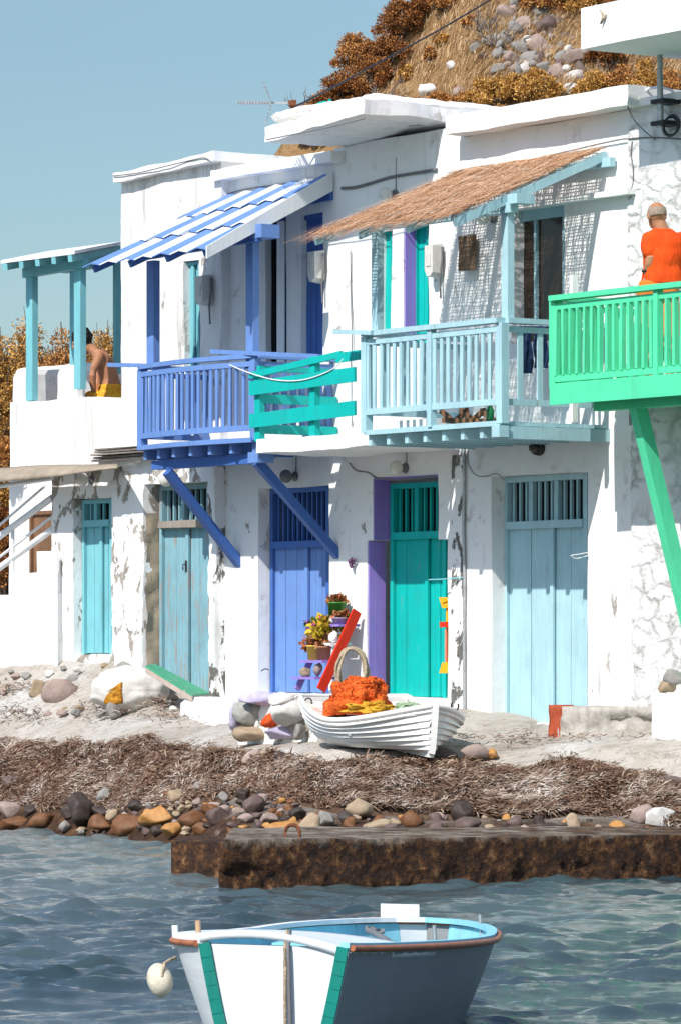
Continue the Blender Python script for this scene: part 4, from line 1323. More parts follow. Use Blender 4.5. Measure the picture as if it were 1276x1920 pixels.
# ================================================================== seaweed bank
m = Mat('dry_seaweed_leaves', .75, .2)
pal1 = m.ramp(m.island(), [(0.0, (0.030, 0.015, 0.010, 1)), (0.35, (0.085, 0.042, 0.026, 1)), (0.7, (0.17, 0.098, 0.062, 1)), (1.0, (0.34, 0.25, 0.18, 1))])
pal2 = m.ramp(m.island(), [(0.0, (0.08, 0.045, 0.03, 1)), (0.35, (0.24, 0.165, 0.12, 1)), (0.7, (0.44, 0.36, 0.30, 1)), (1.0, (0.66, 0.60, 0.54, 1))])
m.base(m.mix(m.ramp(m.noise(1.5, m.coord((1, 1.3, 2)), 5, .65), [(.46, 0.0), (.66, 1.0)]), pal1, pal2))
M['weed'] = m.m
M['weed_base'] = plain('seaweed_bank_core', (0.10, 0.062, 0.042, 1), .95, .05, .5, 16, 1.0)
def bank_edges(px):
    r = ground_row(px)
    return r[3], r[4]
def bank_pt(px, v):
    """v 0 top edge .. 1 foot of the bank"""
    (Ya, za), (Yb, zb) = bank_edges(px)
    wob = .22 * mnoise.noise(Vector((px * .006, 0, 4))) + .10 * mnoise.noise(Vector((px * .02, 3, 4)))
    Ya2 = Ya - .12 - .25 * min(1, max(0, (px - 350) / 300)) + wob * .8; Yb2 = Yb - .52 + wob * .5 - .18 * mnoise.noise(Vector((px * .004, 9, 1)))
    Y = Ya2 * (1 - v) + Yb2 * v
    z = ground_z(0, Y, px)
    hump = max(0.0, math.sin(math.pi * min(1, v * .93 + .02))) ** .6 * (.13 + .05 * mnoise.noise(Vector((px * .012, v * 3, 0))))
    X = (px - CX) / FPX * Y
    return Vector((X, Y, z + hump + .055 * fbm((X * 2.4, Y * 2.4, 1), 1, 3)))
mb = MB(); vs = []
NB, NVb = 220, 16
for i in range(NB + 1):
    px = -150 + 1600 * i / NB
    for j in range(NVb + 1): vs.append(bank_pt(px, j / NVb) - Vector((0, 0, .012 + (.12 if j in (0, NVb) else 0))))
mb.add(vs, [(i * (NVb + 1) + j, (i + 1) * (NVb + 1) + j, (i + 1) * (NVb + 1) + j + 1, i * (NVb + 1) + j + 1) for i in range(NB) for j in range(NVb)], True)
sb_ = mb.build('seaweed_bank', M['weed_base']); tag(sb_, 'bank of dry brown seaweed washed up between the terrace and the stones', 'seaweed', None, 'stuff')
rr = random.Random(8)
vs = []; fs = []
def blade(p, d, up, L, w, curl):
    s = d.cross(up).normalized() * w
    n = len(vs)
    a = p; b = p + d * L * .5 + up * curl; c = p + d * L + up * curl * .2
    vs.extend([a - s, a + s, b + s, b - s, c + s * .5, c - s * .5]); fs.extend([(n, n + 1, n + 2, n + 3), (n + 3, n + 2, n + 4, n + 5)])
for _ in range(80000):
    px = rr.uniform(-120, 1420)
    v = rr.random() ** .9
    if rr.random() < .04: v = rr.uniform(-.12, 0)
    p = bank_pt(px, v) + Vector((0, 0, rr.uniform(-.012, .022)))
    # combed in drifts: the direction follows a slow noise field
    g = mnoise.noise(Vector((px * .011, v * 2.2, 2.0))) * 2.4 + rr.gauss(0, .55)
    d = Vector((math.cos(g), -math.sin(g) * .55 - .15, rr.gauss(-.25, .35))).normalized()
    blade(p, d, Vector((rr.gauss(0, .3), -.5, .85)).normalized(), rr.uniform(.03, .095), rr.choice((rr.uniform(.002, .0045), rr.uniform(.0035, .0075))), rr.uniform(0, .022))
# scattered wisps over the terrace edge and by the sack
for (cx, cy, wx, wy, n) in ((200, 1335, 60, 14, 260), (330, 1350, 60, 10, 160), (30, 1345, 60, 14, 220), (110, 1300, 40, 10, 100), (980, 1392, 260, 8, 260), (30, 1295, 60, 8, 140), (300, 1325, 26, 10, 160)):
    for _ in range(n):
        p = ground_hit(cx + rr.gauss(0, wx * .5), cy + rr.gauss(0, wy * .6)) + Vector((0, 0, .03 + rr.uniform(0, .03)))
        g = rr.uniform(0, 6.28)
        blade(p, Vector((math.cos(g), math.sin(g), rr.gauss(0, .2))).normalized(), Vector((0, -.4, .9)), rr.uniform(.04, .11), rr.uniform(.003, .007), .01)
me = bpy.data.meshes.new('seaweed_leaves'); me.from_pydata([tuple(v) for v in vs], [], fs); me.materials.append(M['weed'])
o = bpy.data.objects.new('seaweed_leaves', me); COL.objects.link(o); tag(o, 'loose dry seaweed leaves covering the bank above the stones', 'seaweed', None, 'stuff')

# ================================================================== hill vegetation and rocks
def hill_at(px, py):
    y1 = hsil(px)
    v = (1150 - py) / (1150 - y1)
    return hill_pt(px, max(0, min(1.0, v)))
def leaf_cloud(mb, clumps, leaf, nper, rr, elong=2.0, up=.35):
    vs = []; fs = []
    for (c, r) in clumps:
        for _ in range(nper):
            d = Vector((rr.gauss(0, 1), rr.gauss(0, 1), rr.gauss(0, 1))).normalized()
            q = Vector(c) + Vector((d.x * r, d.y * r, d.z * r * .85)) * (rr.random() ** .4)
            e = (d + Vector((rr.gauss(0, .6), rr.gauss(0, .6), rr.gauss(0, .6) + up))).normalized()
            s = e.orthogonal(); s = (Matrix.Rotation(rr.uniform(0, 6.28), 3, e) @ s).normalized()
            L = leaf * rr.uniform(.5, 1.3); w = L / elong * .5
            n = len(vs)
            vs.extend([q - s * w * .4, q + s * w * .4, q + e * L * .6 + s * w, q + e * L, q + e * L * .6 - s * w])
            fs.append((n, n + 1, n + 2, n + 3, n + 4))
    mb.add(vs, fs)
    return mb
FOL = {
    'rust': island_mat('rust_brown_leaves', [(0.0, (0.13, 0.05, 0.015, 1)), (0.4, (0.36, 0.15, 0.04, 1)), (0.8, (0.56, 0.26, 0.075, 1)), (1.0, (0.66, 0.40, 0.16, 1))], .7),
    'ochre': island_mat('ochre_leaves', [(0.0, (0.16, 0.075, 0.018, 1)), (0.4, (0.44, 0.22, 0.05, 1)), (0.8, (0.64, 0.36, 0.09, 1)), (1.0, (0.74, 0.48, 0.18, 1))], .7),
    'dark': island_mat('dark_brown_leaves', [(0.0, (0.06, 0.022, 0.009, 1)), (0.5, (0.24, 0.09, 0.026, 1)), (1.0, (0.48, 0.21, 0.06, 1))], .7),
}
M['twig'] = plain('grey_twigs', (0.16, 0.125, 0.10, 1), .9, .1, .3, 20)
def shrub(p, rx, rz, colr, label, group, seed, nclump=32, nper=250, leaf=.033, name='shrub'):
    rr = random.Random(seed)
    root = empty(name, p, label, 'shrub', group)
    cl = []
    for _ in range(nclump):
        a = rr.uniform(0, 6.28); q = rr.random() ** .5; h = rr.random()
        r = rx * q * (1 - .45 * h)
        cl.append((Vector(p) + Vector((math.cos(a) * r, math.sin(a) * r * .8, rz * (.12 + .9 * h) * (1 - .35 * q))), rx * rr.uniform(.16, .30)))
    mb = leaf_cloud(MB(), cl, leaf, nper, rr)
    mb.build('foliage', FOL[colr], root, recalc=False)
    mb = MB()
    for c, r in cl:
        mid = Vector(p) * .45 + c * .55 + Vector((rr.gauss(0, .05), rr.gauss(0, .05), rr.gauss(0, .05)))
        mb.tube([Vector(p) - Vector((0, 0, .1)), mid, c + (c - mid) * .35], [.018, .011, .004], 4, False)
    mb.build('stems', M['twig'], root, recalc=False)
    return root
SH = [  # picture column, foot row, half width px, height px, colour
    (575, 240, 34, 40, 'rust'), (610, 225, 40, 64, 'rust'), (640, 205, 52, 80, 'dark'), (690, 170, 56, 86, 'dark'), (668, 120, 44, 66, 'rust'), (725, 118, 54, 74, 'dark'),
    (752, 60, 48, 66, 'dark'), (800, 12, 40, 40, 'dark'), (845, 6, 40, 30, 'rust'), (588, 262, 36, 50, 'ochre'), (640, 250, 40, 50, 'rust'),
    (905, 205, 46, 60, 'ochre'), (955, 200, 50, 66, 'ochre'), (1010, 205, 48, 70, 'ochre'), (875, 210, 40, 44, 'rust'), (1110, 195, 44, 66, 'ochre'), (1160, 200, 56, 90, 'rust'), (1215, 200, 54, 96, 'ochre'),
    (1262, 190, 50, 80, 'rust'), (1130, 130, 40, 60, 'dark'), (1010, 20, 44, 40, 'rust'), (1060, 10, 50, 40, 'dark'), (1120, 10, 50, 40, 'ochre'), (1190, 15, 50, 50, 'rust'), (1250, 20, 50, 50, 'dark'), (760, 215, 40, 34, 'ochre'), (830, 200, 36, 30, 'rust'),
]
KIND = {'rust': 'rust brown', 'ochre': 'ochre yellow', 'dark': 'dark brown'}
for i, (px, py, w, h_, c_) in enumerate(SH):
    p = hill_at(px, py); k = p.y / FPX
    if px < 660: lb = '%s dry bush on the left slope of the hill above the roofs' % KIND[c_]
    elif px < 860: lb = '%s dry bush along the skyline of the hill' % KIND[c_] if py < 150 else '%s dry bush low on the hill behind the white roof' % KIND[c_]
    else: lb = '%s dry bush on the hill below the rubble stones' % KIND[c_] if py > 100 else '%s dry bush at the top edge above the rubble stones' % KIND[c_]
    shrub(p, w * k * 1.15, h_ * k, c_, lb, lb.replace('bush', 'bushes'), 500 + i)
rr = random.Random(91)
for i in range(34):
    px = rr.uniform(690, 1290); py = rr.uniform(20, 235)
    if py < hsil(px) + 40 or (900 < px < 1085 and py < 170 and abs(px - (960 + py * .55)) < 85): continue
    p = hill_at(px, py); k = p.y / FPX; c_ = rr.choice(['rust', 'ochre', 'rust', 'dark'])
    shrub(p, rr.uniform(14, 26) * k, rr.uniform(14, 30) * k, c_, 'small %s dry tuft scattered in the grass of the hill' % KIND[c_], 'small %s tufts in the grass of the hill' % KIND[c_], 560 + i, 12, 110, .036, name='small_shrub')
# shrubs beyond the left terrace
for i, (px, py, w, h_, c_, Y) in enumerate(((-20, 880, 95, 270, 'ochre', 50), (60, 880, 95, 280, 'ochre', 51), (130, 870, 90, 250, 'rust', 50.5), (190, 870, 90, 250, 'ochre', 51), (240, 860, 80, 280, 'ochre', 51.5), (8, 1130, 40, 200, 'dark', 48.6), (-30, 1010, 60, 180, 'ochre', 49), (30, 990, 50, 170, 'rust', 49.4), (18, 880, 36, 60, 'rust', 48))):
    p = at(px, py, Y); k = Y / FPX
    shrub(p, w * k * 1.2, h_ * k, c_, '%s dry shrub growing behind the walled terrace at the left' % KIND[c_] if i < 5 else '%s dry shrub beside the white stairs at the left edge' % KIND[c_], 'dry shrubs at the left', 600 + i, 140, 190, .034)
# bare dead twigs
M['dead'] = plain('dead_branches', (0.20, 0.17, 0.15, 1), .9, .1, .3, 20)
def dead_bush(p, size, seed, label):
    rr = random.Random(seed); mb = MB()
    for _ in range(16):
        q = Vector(p); d = Vector((rr.gauss(0, .7), rr.gauss(0, .5), rr.uniform(.2, 1))).normalized(); pts = [q.copy()]
        for _ in range(5):
            d = (d + Vector((rr.gauss(0, .35), rr.gauss(0, .35), rr.gauss(0, .3)))).normalized(); q = q + d * size * .22; pts.append(q.copy())
        mb.tube(pts, [.012, .010, .008, .006, .005, .003], 4, False)
    top('dead_bush', mb, M['dead'], label, 'bush', base=p)
for i, (px, py, s_, lb) in enumerate(((925, 100, .5, 'tangle of bare grey twigs left of the rubble stones on the hill'), (725, 195, .4, 'bare grey twiggy bush low on the left slope of the hill'), (575, 205, .42, 'single leafless twig bush rising above the roof against the sky'), (900, 75, .4, 'bare grey branches beside the rubble near the top edge'))):
    dead_bush(hill_at(px, py), s_, 700 + i, lb)
HR = [(985, 45, 34, 30, 'pink'), (1020, 50, 40, 40, 'mauve'), (948, 32, 34, 34, 'pink'), (960, 62, 30, 28, 'grey'), (925, 55, 26, 26, 'mauve'), (1000, 82, 44, 34, 'pink'), (945, 84, 30, 24, 'grey'), (920, 84, 30, 24, 'grey'), (975, 90, 34, 26, 'grey'),
      (1046, 40, 30, 30, 'mauve'), (1010, 18, 36, 26, 'grey'), (965, 12, 34, 22, 'grey'), (1040, 12, 30, 24, 'pink'), (890, 96, 24, 20, 'grey'), (985, 108, 40, 26, 'grey'), (955, 112, 30, 20, 'pink'), (1012, 108, 26, 20, 'mauve'), (1074, 110, 40, 34, 'pink'),
      (1045, 138, 36, 32, 'pink'), (1073, 146, 36, 24, 'white'), (1052, 112, 26, 24, 'grey'), (1092, 104, 26, 24, 'pink'), (1020, 122, 30, 20, 'grey'), (985, 120, 26, 20, 'white'), (1000, 176, 34, 26, 'grey'), (1020, 190, 36, 22, 'pink'), (1060, 168, 24, 18, 'white'), (1075, 172, 30, 22, 'white'),
      (845, 122, 16, 18, 'white'), (800, 166, 30, 26, 'white'), (860, 170, 20, 20, 'pink'), (935, 105, 24, 18, 'grey'), (905, 112, 20, 16, 'mauve'), (1030, 88, 26, 22, 'pink'), (1058, 64, 24, 22, 'mauve'), (970, 128, 30, 16, 'grey'), (930, 130, 26, 16, 'grey'), (1085, 128, 26, 22, 'mauve')]
for i, (px, py, w, h_, c_) in enumerate(HR):
    p = hill_at(px, py); k = p.y / FPX
    mb = MB(); rock_mesh(mb, p + Vector((0, -.04, -.03)), w * .60 * k, w * .5 * k, h_ * .60 * k, 800 + i, rot=Matrix.Rotation(i * 1.3, 3, 'Y'))
    lb = '%s boulder in the rubble spill at the top of the hill' % CN[c_] if py < 95 else '%s rock at the foot of the rubble spill on the hill' % CN[c_]
    if px < 880: lb = ['small white rock alone in the dry grass on the hill', 'pale limestone lump in the grass just above the white roof', 'small pink rock in the grass left of the rubble spill'][i - 28]
    if (px, py) == (1073, 146): lb = 'brightest white rock at the foot of the rubble spill on the hill'
    top('hill_rock', mb, RK[c_], lb, 'rock', (lb + 's') if px >= 880 and (px, py) != (1073, 146) else None, base=p)
rr = random.Random(31)
nsm = 0
while nsm < 90:
    px = rr.gauss(1000, 70); py = rr.uniform(-10, 190)
    if not 880 < px < 1095 or abs(px - (960 + py * .55)) > 80: continue
    p = hill_at(px, py); k = p.y / FPX; w = rr.uniform(8, 20); c_ = rr.choice(['pink', 'grey', 'mauve', 'tan', 'grey', 'white'])
    mb = MB(); rock_mesh(mb, p + Vector((0, -.03, 0)), w * .6 * k, w * .5 * k, w * rr.uniform(.35, .55) * k, 900 + nsm, n=6, rot=Matrix.Rotation(rr.uniform(0, 6), 3, 'Y'))
    top('hill_rock', mb, RK[c_], 'small broken %s stone in the rubble spill on the hill' % CN[c_], 'rock', 'small %s stones in the rubble spill' % CN[c_], base=p); nsm += 1
# dry grass
M['grass'] = island_mat('dry_grass', [(0.0, (0.26, 0.13, 0.05, 1)), (0.5, (0.46, 0.29, 0.14, 1)), (1.0, (0.66, 0.50, 0.31, 1))], .85)
rr = random.Random(77); vs = []; fs = []
n_ = 0
while n_ < 46000:
    px = rr.uniform(540, 1300); py = rr.uniform(-20, 262)
    if py < hsil(px) + 3: continue
    if mnoise.noise(Vector((px * .016, py * .016, 5))) < rr.uniform(-.55, .1): continue
    p = hill_at(px, py)
    d = Vector((rr.gauss(.45, .3), rr.gauss(-.15, .3), rr.uniform(.5, 1))).normalized()
    L = rr.uniform(.06, .22); w = rr.uniform(.003, .006)
    s = Vector((rr.gauss(0, 1), rr.gauss(0, .5), 0)).normalized() * w
    k = len(vs); b = p + d * L * .55; e = p + d * L + Vector((.06, 0, -.03)) * L * 2
    vs.extend([p - s, p + s, b + s * .8, b - s * .8, e]); fs.extend([(k, k + 1, k + 2, k + 3), (k + 3, k + 2, k + 4)])
    n_ += 1
me = bpy.data.meshes.new('dry_grass'); me.from_pydata([tuple(v) for v in vs], [], fs); me.materials.append(M['grass'])
o = bpy.data.objects.new('dry_grass', me); COL.objects.link(o); tag(o, 'straw coloured dry grass covering the hill above the roofs', 'grass', None, 'stuff')
# ================================================================== dinghy on the terrace
def loft_boat(P, nu, strakes, lap, plain_n=0):
    """P(u, w, side) -> point on the hull; clinker laps stand out by lap. returns list of (verts, faces) for both sides"""
    out = []
    for side in (-1, 1):
        vs = []; fs = []
        ws = []
        for j in range(strakes):
            ws.append((j / strakes, lap)); ws.append(((j + 1) / strakes - .012, 0.0))
        nw = len(ws)
        for i in range(nu + 1):
            for (w, o) in ws: vs.append(P(i / nu, w, side, o))
        for i in range(nu):
            for j in range(nw - 1):
                fs.append((i * nw + j, (i + 1) * nw + j, (i + 1) * nw + j + 1, i * nw + j + 1))
        out.append((vs, fs))
    return out
bow = Vector((.80, 36.72, 0)); stern = Vector((.12, 38.55, 0))
ax = (stern - bow); Ld = ax.length; ax.normalize(); lat = Vector((ax.y, -ax.x, 0))        # lat points to the right of the picture
dg = empty('dinghy', (.45, 37.6, .86), 'small white clinker dinghy pulled up on the terrace in front of the teal door', 'boat')
def dP(u, w, side, o=0.0):
    """u 0 bow .. 1 stern"""
    B = .60
    hb = B * (math.sin(min(1, u / .55) * math.pi / 2) ** .62) * (1 - .14 * max(0, (u - .5) / .5) ** 2) if u > 0 else .018
    zk = .845 + .04 * u
    zh = 1.255 - .14 * math.sin(math.pi * min(1, u * 1.02)) ** .8 + .06 * u ** 3
    rise = max(0.0, (u - .86) / .14) ** 2 * .05
    fl = (w ** (.25 + .48 * max(0, 1 - u / .45)))
    y = hb * fl * (1 + o * 1.0) + o
    z = zk + rise * (1 - w) + (zh - zk) * (w ** 1.25)
    p = bow + ax * (u * Ld + (1 - w) * .05 * (u < .02)) + lat * (side * y)
    return Vector((p.x, p.y, z))
mb = MB()
for vs, fs in loft_boat(dP, 30, 8, .024): mb.add(vs, fs, False)
gel = plain('white_gelcoat', (0.74, 0.735, 0.71, 1), .35, .5, .05, 4, .05)
hull = mb.build('hull', gel, dg)
sm = hull.modifiers.new('s', 'SOLIDIFY'); sm.thickness = .012; sm.offset = -1
mb = MB()
ring = [dP(i / 30, 1, -1) for i in range(31)] + [dP(1 - i / 30, 1, 1) for i in range(31)]
for off, r in ((.0, .026), (-.045, .013)):
    mb.tube([p + Vector((0, 0, off)) for p in ring] + [ring[0] + Vector((0, 0, off))], r, 8)
mb.build('gunwale', gel, dg)
vs = [dP(1, w / 10, s) for s in (-1, 1) for w in range(11)]
mb = MB().add(vs, [(i, i + 1, i + 12, i + 11) for i in range(10)])
tr = mb.build('transom', gel, dg); sm = tr.modifiers.new('s', 'SOLIDIFY'); sm.thickness = .03
mb = MB(); pts = [dP(0, w / 8, 1) + Vector((0, -.012, 0)) for w in range(9)]
for a, b in zip(pts[:-1], pts[1:]): mb.bar(a, b + (b - a) * .1, .055, .05, Vector((0, 1, 0)))
mb.bar(dP(0, 0, 1) + Vector((0, -.01, -.01)), dP(1, 0, 1) + Vector((0, 0, -.02)), .045, .05)
mb.build('keel', gel, dg)
mb = MB()
for u in (.42, .78):
    a, b = dP(u, .62, -1), dP(u, .62, 1); mb = MB().bar(a, b, .20, .03); mb.build('thwart', gel, dg)
c = dP(.93, 1, -1) + Vector((.05, -.03, .0))
mb = MB().tube([c + Vector((.03 * math.cos(a), -.012, .035 * math.sin(a))) for a in [i * 6.283 / 16 for i in range(17)]], .0065, 6); mb.build('mooring_eye', M['black'], dg)
c = dP(.10, 1, 1) + Vector((0, 0, .05))
mb = MB().tube([c + Vector((.032 * math.cos(a), 0, .04 * math.sin(a))) for a in [2.2 + i * 4.6 / 12 for i in range(13)]], .008, 6).tube([c + Vector((0, 0, -.07)), c + Vector((0, 0, -.035))], .008, 6); mb.build('rowlock', M['black'], dg)
# cloth lying over the boat
mb = MB(); vs = []; n = 44
for i in range(n + 1):
    for j in range(n + 1):
        u = .10 + .84 * i / n; v = -1 + 2 * j / n
        a = dP(u, .985, -1) * (.5 - v * .5 * .97) + dP(u, .985, 1) * (.5 + v * .5 * .97)
        sag = -.05 * (1 - v * v) ** .7
        p = a + Vector((0, 0, .014 + sag + .045 * fbm(a, 4.5, 3) * (1 - abs(v) ** 6)))
        vs.append(p)
mb.add(vs, [(i * (n + 1) + j, (i + 1) * (n + 1) + j, (i + 1) * (n + 1) + j + 1, i * (n + 1) + j + 1) for i in range(n) for j in range(n)], True)
m = Mat('faded_cloth', .9, .1)
m.base(m.ramp(m.noise(5, detail=5), [(.40, (.62, .58, .53, 1)), (.55, (.66, .60, .56, 1)), (.62, (.58, .36, .28, 1)), (.70, (.62, .58, .54, 1))])); m.bump(m.noise(30), .3, .01)
cl = top('cloth', mb, m.m, 'crumpled off-white cloth spread over the top of the dinghy', 'cloth')
sm = cl.modifiers.new('s', 'SOLIDIFY'); sm.thickness = .008
# fishing net heap
netm = Mat('orange_fishing_net', .75, .25)
netm.base(netm.ramp(netm.noise(22, detail=6, rough=.75), [(.30, (.45, .05, .008, 1)), (.5, (.80, .125, .016, 1)), (.72, (.92, .24, .045, 1))]))
vz = netm.n('ShaderNodeTexVoronoi'); vz.feature = 'DISTANCE_TO_EDGE'; vz.inputs['Scale'].default_value = 46; netm.l(netm.tc.outputs['Object'], vz.inputs['Vector'])
netm.bump(netm.ramp(vz.outputs['Distance'], [(0.0, 1.0), (.25, 0.0)]), 0.7, .012); netm.bump(netm.noise(9, detail=5), .7, .05)
def heap(c, rx, ry, rz, seed, mat, name, label, cat, amp=.32, n=40):
    mb = MB(); vs = []; fs = []
    for i in range(n + 1):
        for k in range(2 * n):
            th = math.pi * .62 * i / n; ph = math.pi * k / n
            d = Vector((math.sin(th) * math.cos(ph), math.sin(th) * math.sin(ph), math.cos(th)))
            r = 1 + amp * fbm(d * 1.0 + Vector((seed, 0, 0)), 1.9, 4) + .10 * (0.5 - abs(mnoise.noise(d * 5 + Vector((0, seed, 0))))) 
            vs.append(Vector(c) + Vector((d.x * rx, d.y * ry, d.z * rz)) * r)
    for i in range(n):
        for k in range(2 * n):
            fs.append((i * 2 * n + k, (i + 1) * 2 * n + k, (i + 1) * 2 * n + (k + 1) % (2 * n), i * 2 * n + (k + 1) % (2 * n)))
    mb.add(vs, fs, True)
    rr = random.Random(int(seed * 10))
    for _ in range(60):         # loose cords over the heap
        th0 = rr.uniform(.1, 1.4); ph0 = rr.uniform(0, 6.28); pts = []
        for q in range(9):
            th0 += rr.gauss(0, .09); ph0 += rr.gauss(.08, .12)
            d = Vector((math.sin(th0) * math.cos(ph0), math.sin(th0) * math.sin(ph0), math.cos(th0)))
            r = 1.02 + amp * fbm(d * 1.0 + Vector((seed, 0, 0)), 1.9, 4) + .10 * (0.5 - abs(mnoise.noise(d * 5 + Vector((0, seed, 0)))))
            pts.append(Vector(c) + Vector((d.x * rx, d.y * ry, d.z * rz)) * r)
        mb.tube(pts, .005, 4, False)
    return top(name, mb, mat, label, cat)
c = at(672, 1322, 37.75)
heap(c, .275, .30, .235, 1.3, netm.m, 'fishing_net', 'heap of orange fishing net piled in the white dinghy', 'fishing net', .30)
ym = Mat('yellow_fishing_net', .75, .25); ym.base(ym.ramp(ym.noise(20, detail=6), [(.3, (.45, .20, .01, 1)), (.7, (.82, .48, .05, 1))])); ym.bump(ym.noise(50, detail=4), .9, .02)
heap(at(694, 1330, 37.5), .21, .13, .062, 4.1, ym.m, 'fishing_net', 'small yellow fishing net bunched under the orange heap in the dinghy', 'fishing net', .5, 24)
gm = plain('pale_green_rag', (.30, .40, .26, 1), .9, .1, .3, 18, .6)
heap(at(768, 1330, 37.3), .13, .10, .05, 6.6, gm, 'rag', 'pale green rag on the cloth right of the nets in the dinghy', 'rag', .5, 20)

# ================================================================== plant shelf, rope, pots
def pw(px, py, t): return W(s_of(px, t), t, z_of(px, py, t))
sh = empty('plant_shelf', pw(610, 1296, .45), 'leaning ladder shelf with one red side and purple boards, crowded with pots', 'shelf')
sR_ = s_of(669, .10); tT, tBm = .10, .52
zT = z_of(669, 1146, .10); zBt = z_of(612, 1294, .52)
redp = paint('red_paint', srgb(214, 48, 24), .06)
def side(s, mat, name, w=.10):
    a = W(s, tT, zT); b = W(s, tBm, zBt)
    return MB().bar(a, b, .022, w, NV).build(name, mat, sh)
side(sR_, redp, 'side_board', .10)
side(sR_ - .40, M['purple'], 'side_board', .06)
shelf_z = []
for i, u in enumerate((.18, .42, .64, .85)):
    t = tT + (tBm - tT) * u; z = zT + (zBt - zT) * u
    MB().box(sR_ - .40, sR_ - .012, t - .12, t + .13, z - .012, z + .012).build('shelf_board', M['purple'] if i != 1 else M['white_paint'], sh)
    shelf_z.append((t, z + .013))
terra = plain('terracotta', (.42, .19, .10, 1), .8, .2, .25, 12)
def pot(p, r, h, mat, label, leaves=None, leafcol=None, seed=1, lr=.1, name='flower_pot', flare=1.25):
    root = empty(name, p, label, 'flower pot')
    MB().lathe(p, [(r * .02, .001), (r, .001), (r * flare, h), (r * flare * 1.06, h), (r * flare * 1.06, h + .012), (r * flare * .93, h + .012), (r * flare * .9, h - .02), (.001, h - .02)], 18).build('pot', mat, root)
    if leaves:
        rr = random.Random(seed)
        cl = [(Vector(p) + Vector((rr.gauss(0, lr * .6), rr.gauss(0, lr * .5), h + lr * rr.uniform(.1, .9))), lr * .4) for _ in range(9)]
        leaf_cloud(MB(), cl, leaves, 26, rr, 1.6).build('plant', leafcol, root, recalc=False)
    return root
lf_yel = island_mat('yellow_leaves', [(0, (.10, .16, .02, 1)), (.35, (.42, .30, .02, 1)), (.8, (.65, .42, .03, 1)), (1, (.40, .16, .03, 1))], .6)
lf_red = island_mat('reddish_leaves', [(0, (.20, .05, .02, 1)), (.6, (.40, .14, .06, 1)), (1, (.25, .25, .06, 1))], .6)
lf_pink = island_mat('pink_flowers', [(0, (.02, .07, .03, 1)), (.55, (.04, .12, .04, 1)), (.62, (.60, .05, .28, 1)), (1, (.75, .10, .42, 1))], .6)
gpot = plain('green_plastic', (.06, .26, .04, 1), .35, .4, .08, 6, .05)
ps = lambda i, ds, dt=0: W(sR_ - ds, shelf_z[i][0] + dt, shelf_z[i][1])
pot(ps(0, .26, -.02) + Vector((0, 0, .03)), .072, .17, gpot, 'bright green bucket pot topmost on the plant shelf', .05, lf_red, 3, .06)
pot(ps(0, .10, .05), .055, .05, plain('lavender_glaze', (.30, .23, .40, 1), .4), 'lavender bowl of reddish seedlings at the top of the red board', .05, lf_red, 4, .05, flare=1.5, name='bowl')
pot(ps(1, .22, .0), .05, .08, terra, 'pot hidden under a bushy yellow leaved plant at the middle of the plant shelf', .07, lf_yel, 5, .15)
pot(ps(1, .40, .0) + Vector((0, 0, .06)), .045, .08, M['white_paint'], 'small white pot of pink flowers at the left of the plant shelf', .045, lf_pink, 6, .09)
pot(ps(2, .30, .02), .06, .13, plain('yellow_paint', (.72, .50, .08, 1), .5, .3, .1), 'yellow pot with reddish trailing leaves on the lower plant shelf', .05, lf_red, 7, .08)
pot(ps(2, .14, .02), .058, .12, terra, 'terracotta pot beside the yellow pot on the lower plant shelf', .04, lf_red, 8, .05)
for i, (ds, w, c_, lb) in enumerate(((.26, .055, 'tan', 'round ochre stone lying on the bottom board of the plant shelf'), (.18, .05, 'pink', 'pinkish stone behind the ochre stone on the bottom shelf board'))):
    p = ps(3, ds, .06 - i * .08); mb = MB(); rock_mesh(mb, p + Vector((0, 0, w * .9 * (1 + i * .6))), w, w, w * .9 * (1 + i * .6), 60 + i); top('stone', mb, RK[c_], lb, 'stone', base=p)
mb = MB().ball(ps(1, .075, .05) + Vector((0, 0, .05)), .045, .05, .05, 10, .25, 3, 2); top('seashell', mb, M['white_paint'], 'white seashell under the lavender bowl on the plant shelf', 'shell')
mb = MB().ball(ps(0, .17, .08) + Vector((0, 0, .045)), .042, .04, .045, 10, .2, 3, 5); top('seashell', mb, M['white_paint'], 'white seashell in front of the green bucket pot', 'shell')
# rope coil hanging at the foot of the shelf
ropem = Mat('sisal_rope', .9, .1)
ropem.base(ropem.ramp(ropem.noise(40, ropem.coord((1, 1, 2)), 4), [(.3, (.27, .205, .14, 1)), (.7, (.52, .43, .32, 1))])); ropem.bump(ropem.noise(70, detail=3), .8, .01)
c0 = at(660, 1262, 40.55); mb = MB(); rr = random.Random(4)
for k in range(7):
    a0 = rr.uniform(-.3, .3); rx = .135 + rr.uniform(-.014, .02); rz = .235 + rr.uniform(-.012, .012); oy = -.035 + .018 * k
    pts = []
    for i in range(33):
        a = i * 2 * math.pi / 32
        pts.append(c0 + Vector((rx * math.cos(a) + .012 * math.sin(a * 3 + k), oy + .012 * math.sin(2 * a + k), rz * math.sin(a))))
    mb.tube(pts, .0135, 7, False)
top('rope_coil', mb, ropem.m, 'coil of thick beige rope standing against the red shelf side behind the dinghy', 'rope')
